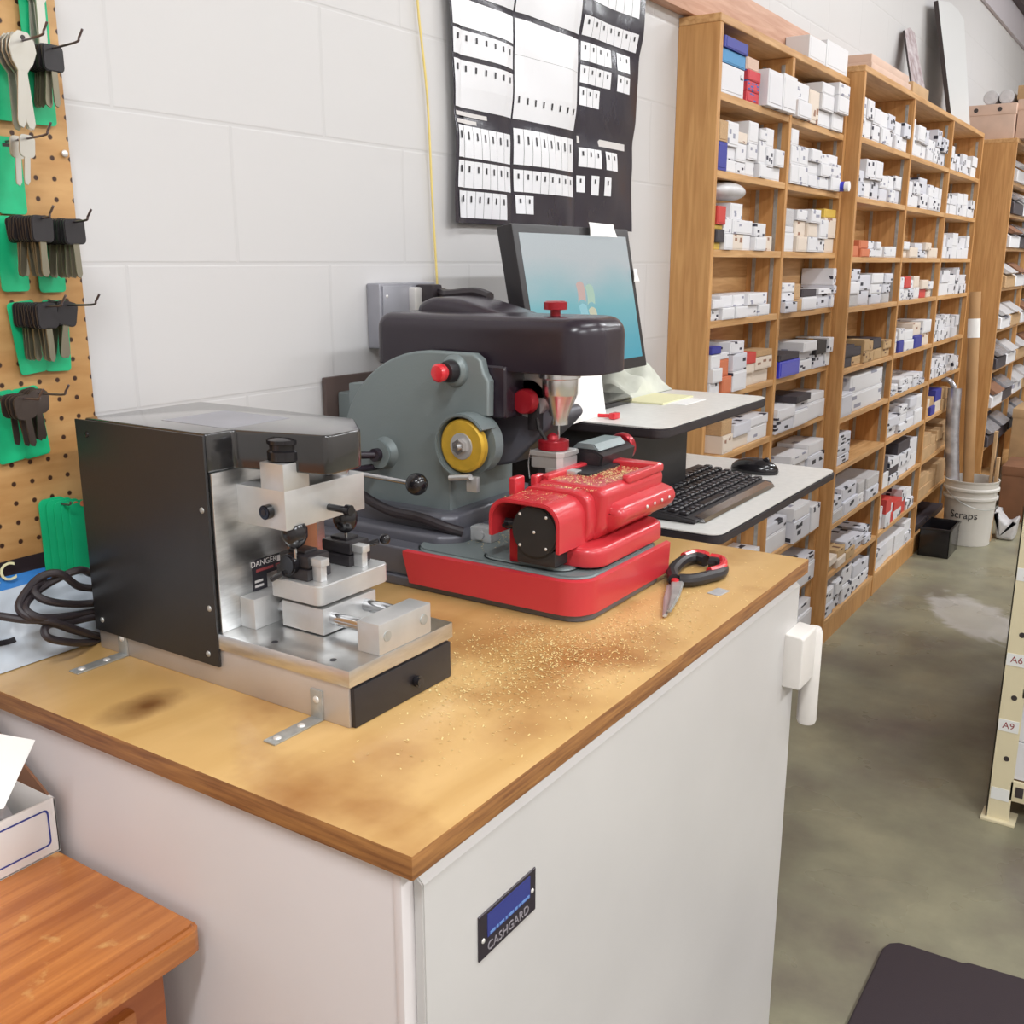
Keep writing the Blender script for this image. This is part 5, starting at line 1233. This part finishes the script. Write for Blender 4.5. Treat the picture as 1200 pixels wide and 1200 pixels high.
# top of the far bookcase
def carton(x0, x1, y0, y1, z0, z1, m, label, holes=False):
    O = Vector(((x0+x1)/2, (y0+y1)/2, z0)); t = thing('cardboard_carton', label, 'box', O)
    b = B(O); b.box(x0, x1, y0, y1, z0, z1, .004); part('body', b, m, t)
    b = B(O); b.box(x0-.004, x1+.004, y0-.004, y1+.004, z1-.05, z1+.006, .003); lid = part('lid', b, m, t)
    if holes:
        for xx in (x0+.08, x1-.08):
            b = B(O); b.cyl((xx, y0-.005, z1-.022), (xx, y0-.004, z1-.022), .012, seg=12); part('hand_hole', b, 'edge_dark', lid)
carton(-1.24, -.96, 6.38, 6.72, 2.153, 2.33, 'pinkish_card', 'pale carton with hand holes on the farthest bookcase', True)
carton(-.955, -.93+.20, 6.42, 6.80, 2.153, 2.35, 'pinkish_card', 'pinkish carton right of the one with hand holes')
for i, (x, z) in enumerate(((-1.10, 2.375), (-1.02, 2.375))):
    b = B((x, 6.55, z)); b.cyl((x, 6.42, z), (x, 6.70, z), .038, seg=20, bev=.006); solo('paper_roll', b, 'soft_bag', f'{["left", "right"][i]} white roll lying on the pale carton on the farthest bookcase', 'roll')
b = B((-.85, 6.6, 2.36)); b.box(-.97, -.74, 6.44, 6.76, 2.358, 2.43, .004); solo('flat_carton', b, 'kraft', 'brown box topmost on the pinkish carton', 'box')

# ------------------------------------------------------------------ bucket and tubes
O = Vector((-.90, 5.90, 0)); bk = thing('plastic_bucket', 'white plastic bucket marked Scraps on the floor at the end of the shelves', 'bucket', O)
b = B(O)
b.lathe([(.02, .006), (.128, .006), (.146, .355), (.150, .36), (.152, .372), (.146, .372), (.141, .355), (.123, .012), (.02, .012)], O, seg=40, caps=False)
b.lathe([(.128, 0), (.13, .002), (.132, .09), (.1395, .262), (.152, .266), (.152, .278), (.142, .282), (.143, .312), (.155, .316), (.155, .328), (.146, .333), (.148, .36)], O, seg=40, caps=False)
b.v = [Vector((v.x*.92, v.y*.92, v.z*.96)) for v in b.v]
pl = part('pail', b, 'pail', bk)
b = B(O); b.tube([O+Vector((.1415*math.cos(a), .152*math.sin(a), .30-.09*math.sin((a+2.4)*.9))) for a in [math.radians(-150+12*k) for k in range(13)]], .002, smooth=2); part('bail', b, 'zinc', bk)
def wrap(me, rad, cen, zc, a0):
    for v in me.vertices:
        a = a0+v.co.x/rad; v.co = Vector((cen[0]+(rad+.001+v.co.z)*math.cos(a), cen[1]+(rad+.001+v.co.z)*math.sin(a), zc+v.co.y))
tx = text('lettering', 'Scraps', .056, Matrix.Identity(4), 'ink', pl, .0005); wrap(tx.data, .1262, (0, 0), .172, math.radians(-93))
b = B((-.86, 5.9, .02)); P0 = Vector((-.90, 5.90, .014)); P1 = ony(1143, 342, 5.95); d = (P1-P0).normalized(); L_ = (P1-P0).length
b.cyl(P0, P1, .029, seg=24); b.cyl(P0+d*(L_-.24), P0+d*(L_-.14), .0315, seg=24, mi=1)
solo('cardboard_tube', b, ['tube_card', 'white_card'], 'tall brown cardboard tube with a white tape band in the bucket', 'tube')
b = B((-.96, 5.9, .02)); P0 = Vector((-.975, 5.86, .02)); P1 = ony(1119, 455, 5.9); b.tube([P0, P0.lerp(P1, .3)+Vector((.006, 0, 0)), P0.lerp(P1, .7)+Vector((-.006, 0, 0)), P1], .036, seg=16, smooth=6); b.tube([P1, P1+Vector((-.03, 0, .04)), P1+Vector((-.07, 0, .045))], .014, seg=10, smooth=3)
solo('foil_roll', b, 'foil', 'silvery plastic wrapped roll standing in the bucket left of the tube', 'roll')
for i, (dx, h) in enumerate(((.05, .62), (.075, .48))):
    b = B((-.86+dx, 5.93, .02)); b.box(-.86+dx-.008, -.86+dx+.008, 5.90, 5.94, .016, h, .002, tf=Matrix.Translation((0, 0, 0)))
    solo('wood_strip', b, 'kraft', f'{["taller", "shorter"][i]} thin wood strip in the bucket right of the tube', 'strip')
# black crate
O = Vector((-.965, 5.60, 0)); cr_ = B(O)
bm_t = [(-1.045, -.885, 5.50, 5.70)]
x0, x1, y0, y1 = -1.06, -.91, 5.47, 5.72
cr_.box(x0+.01, x1-.01, y0+.01, y1-.01, .0, .008); 
for (a, c, d_, e) in ((x0, x0+.006, y0, y1), (x1-.006, x1, y0, y1), (x0, x1, y0, y0+.006), (x0, x1, y1-.006, y1)): cr_.box(a, c, d_, e, 0, .155, .002)
cr_.box(x0-.006, x1+.006, y0-.006, y0, .143, .155, .002); cr_.box(x1, x1+.006, y0-.006, y1+.006, .143, .155, .002)
solo('black_bin', cr_, 'black_gloss', 'small black plastic bin on the floor before the bucket', 'bin')
# cartons on the floor beyond
q = onz(1168, 609, 0)
carton(q.x, q.x+.36, q.y, q.y+.35, 0, ony(1168, 546, q.y).z, 'kraft_dark', 'brown carton on the floor beyond the bucket')
q2 = ony(1188, 480, q.y+.40)
carton(q2.x, q2.x+.36, q2.y, q2.y+.36, 0, q2.z, 'kraft', 'tall brown carton behind the brown carton on the floor')
q = onz(1166, 632, 0); b = B((q.x+.05, q.y, 0)); b.rprism(rnd([(q.x, 0), (q.x+.09, 0), (q.x+.10, .13), (q.x+.05, .09), (q.x-.02, .17)], .02), 'y', q.y, q.y+.14, .02, .02); solo('crumpled_bag', b, 'soft_bag', 'crumpled white bag on the floor right of the bucket', 'bag')
for i, m in enumerate(('folder_green', 'red_card', 'folder_blue', 'grey_sheet')):
    b = B((-.60+i*.06, 8.3, 1.2)); b.box(-.62+i*.06, -.575+i*.06, 8.2, 8.5, 1.2, 1.55, .003)
    solo('binder', b, m, f'{["green", "red", "blue", "grey"][i]} binder upright on the far shelf', 'binder', group='binders')
O = Vector((-.55, 8.35, 0)); fs = thing('steel_shelf', 'far shelf holding binders behind the cartons', 'shelf', O)
for z in (.92, 1.18, 1.65): 
    b = B(O); b.box(-.95, -.05, 8.15, 8.55, z, z+.02, .002); part('shelf', b, 'grey_metal', fs)
for x in (-.95, -.07):
    for y in (8.15, 8.53):
        b = B(O); b.box(x, x+.02, y, y+.02, 0, 1.9, .002); part('post', b, 'grey_metal', fs)

# ------------------------------------------------------------------ cream rack at right
O = Vector((-.0, 3.3, 0)); rk = thing('steel_rack', 'cream steel rack with lettered labels at the right edge', 'rack', O)
X0r, X1r, Y0r, Y1r = -.305, .35, 2.84, 4.3
for (x, s) in ((X0r, 1), (X1r, -1)):
    for y in (Y0r, Y1r):
        b = B(O); e = .058
        b.box(x, x+s*e if s > 0 else x, y, y+.003, .006, 2.1) if s > 0 else b.box(x-e, x, y, y+.003, .006, 2.1)
        b.box(min(x, x+s*.003), max(x, x+s*.003), y, y+.045, .006, 2.1)
        if s > 0: b.box(x-.012, x+.075, y-.015, y+.06, 0, .008, .002)
        else: b.box(x-.075, x+.012, y-.015, y+.06, 0, .008, .002)
        ps = part('post', b, 'beige_metal', rk)
        if s > 0 and y == Y0r:
            b = B(O)
            for k in range(11): b.cyl((x+.034, y-.0008, .19+k*.178), (x+.034, y+.0005, .19+k*.178), .0075, seg=14)
            part('holes', b, 'edge_dark', ps)
            b = B(O); b.box(x+.006, x+.052, y-.0012, y, .065, .10); part('shelf_label', b, 'label_white', ps, 'blank white label')
            for (z, tx_) in ((ony(1178, 850, y).z, 'A9'), (ony(1187, 773, y).z, 'A6'), (ony(1195, 673, y).z, 'A')):
                b = B(O); b.box(x+.004, x+.054, y-.0012, y, z-.017, z+.017); lb = part('shelf_label', b, 'label_white', ps)
                text('lettering', tx_, .026, basis(Vector((x+.029, y-.0014, z))-O, (1, 0, 0), (0, 0, 1)), 'ink_red', lb, .0002)
for z in (.07, .37, .62, .90, 1.2, 1.5, 1.8):
    b = B(O)
    for y in (Y0r, Y1r): b.box(X0r+.05, X1r-.02, y, y+.010, z-.0, z+(.06 if z < .1 else .03), .003)
    for x in (X0r, X1r-.02): b.box(x+.003, x+.02, Y0r+.02, Y1r, z, z+.06, .003)
    part('beam', b, 'beige_metal', rk)
    b = B(O); b.box(X0r+.02, X1r-.02, Y0r+.02, Y1r, z+.045, z+.06); part('shelf_panel', b, 'kraft', rk)
b = B(O); b.box(X0r+.065, X0r+.085, Y0r-.0008, Y0r, .085, .115, .002); part('slot', b, 'edge_dark', rk)
lv_ = ['lowest', 'second', 'third', 'fourth']
for zi, z in enumerate((.1305, .4305, .6805, .9605)):
    for ri in range(2 if zi in (0, ) else 1):
        for ci in range(3):
            h = .11 if zi == 0 else .13
            x = X0r+.048+ci*.17
            small_box(x, x+.16, Y0r+.012, Y0r+.30, z+ri*(h+.002), z+ri*(h+.002)+h, [W, C_, 'orange_card', Q][(zi*2+ci) % 4] if ci else (W if zi != 1 else 'kraft'), f'{["left", "middle", "right"][ci]} box, {"upper" if ri else "lower"} layer, {lv_[zi]} rack shelf', 'boxes on the cream rack')

# mat
b = B((-.1, 1.75, 0)); c0 = Vector((-.396, 2.145)); 
P = [(-.398, 1.2), (-.398, 2.10), (-.390, 2.128), (-.372, 2.142), (-.340, 2.145), (-.24, 2.148), (-.23, 2.156), (-.10, 2.168), (.45, 2.20), (.45, 1.2)]
b.prism(P[::-1], 'z', .0005, .012, .003); solo('rubber_mat', b, 'rubber_mat', 'black rubber floor mat with rounded corner at the lower right', 'mat')
# white patch on floor: glare painted into the concrete material
# ------------------------------------------------------------------ light
def area(name, loc, sx, sy, power, col, rot=(0, 0, 0)):
    l = bpy.data.lights.new(name, 'AREA'); l.shape = 'RECTANGLE'; l.size = sx; l.size_y = sy; l.energy = power; l.color = col
    o = bpy.data.objects.new(name, l); COL.objects.link(o); o.location = loc; o.rotation_euler = rot; return o
TUBE = (.955, .98, 1)
for i, (x, y) in enumerate(((.25, -.8), (.25, 1.7), (.25, 4.2), (.25, 6.7), (2.3, -.8), (2.3, 1.7), (2.3, 4.2), (2.3, 6.7))):
    pw = (74, 24, 44, 62, 95, 85, 72, 70)[i]
    lf = thing('ceiling_light', f'ceiling fluorescent fitting, {"aisle" if x < 1 else "inner"} row, {["behind the camera", "above the worktop", "above the shelves", "at the far end"][i % 4]}', 'ceiling light', (x, y, 3.5))
    b = B((x, y, 3.5)); b.box(x-.16, x+.16, y-.65, y+.65, 3.44, 3.4995, .006); part('housing', b, 'white_card', lf)
    area('tube_lamp', (x, y, 3.435), .28, 1.22, pw, TUBE)
w = bpy.data.worlds.new('world'); sc.world = w; w.use_nodes = True; w.node_tree.nodes['Background'].inputs[0].default_value = (.9, .9, 1, 1); w.node_tree.nodes['Background'].inputs[1].default_value = .3

vs = sc.view_settings; vs.view_transform = 'Standard'; vs.look = 'None'; vs.gamma = 1; vs.exposure = -0.33; vs.use_curve_mapping = False
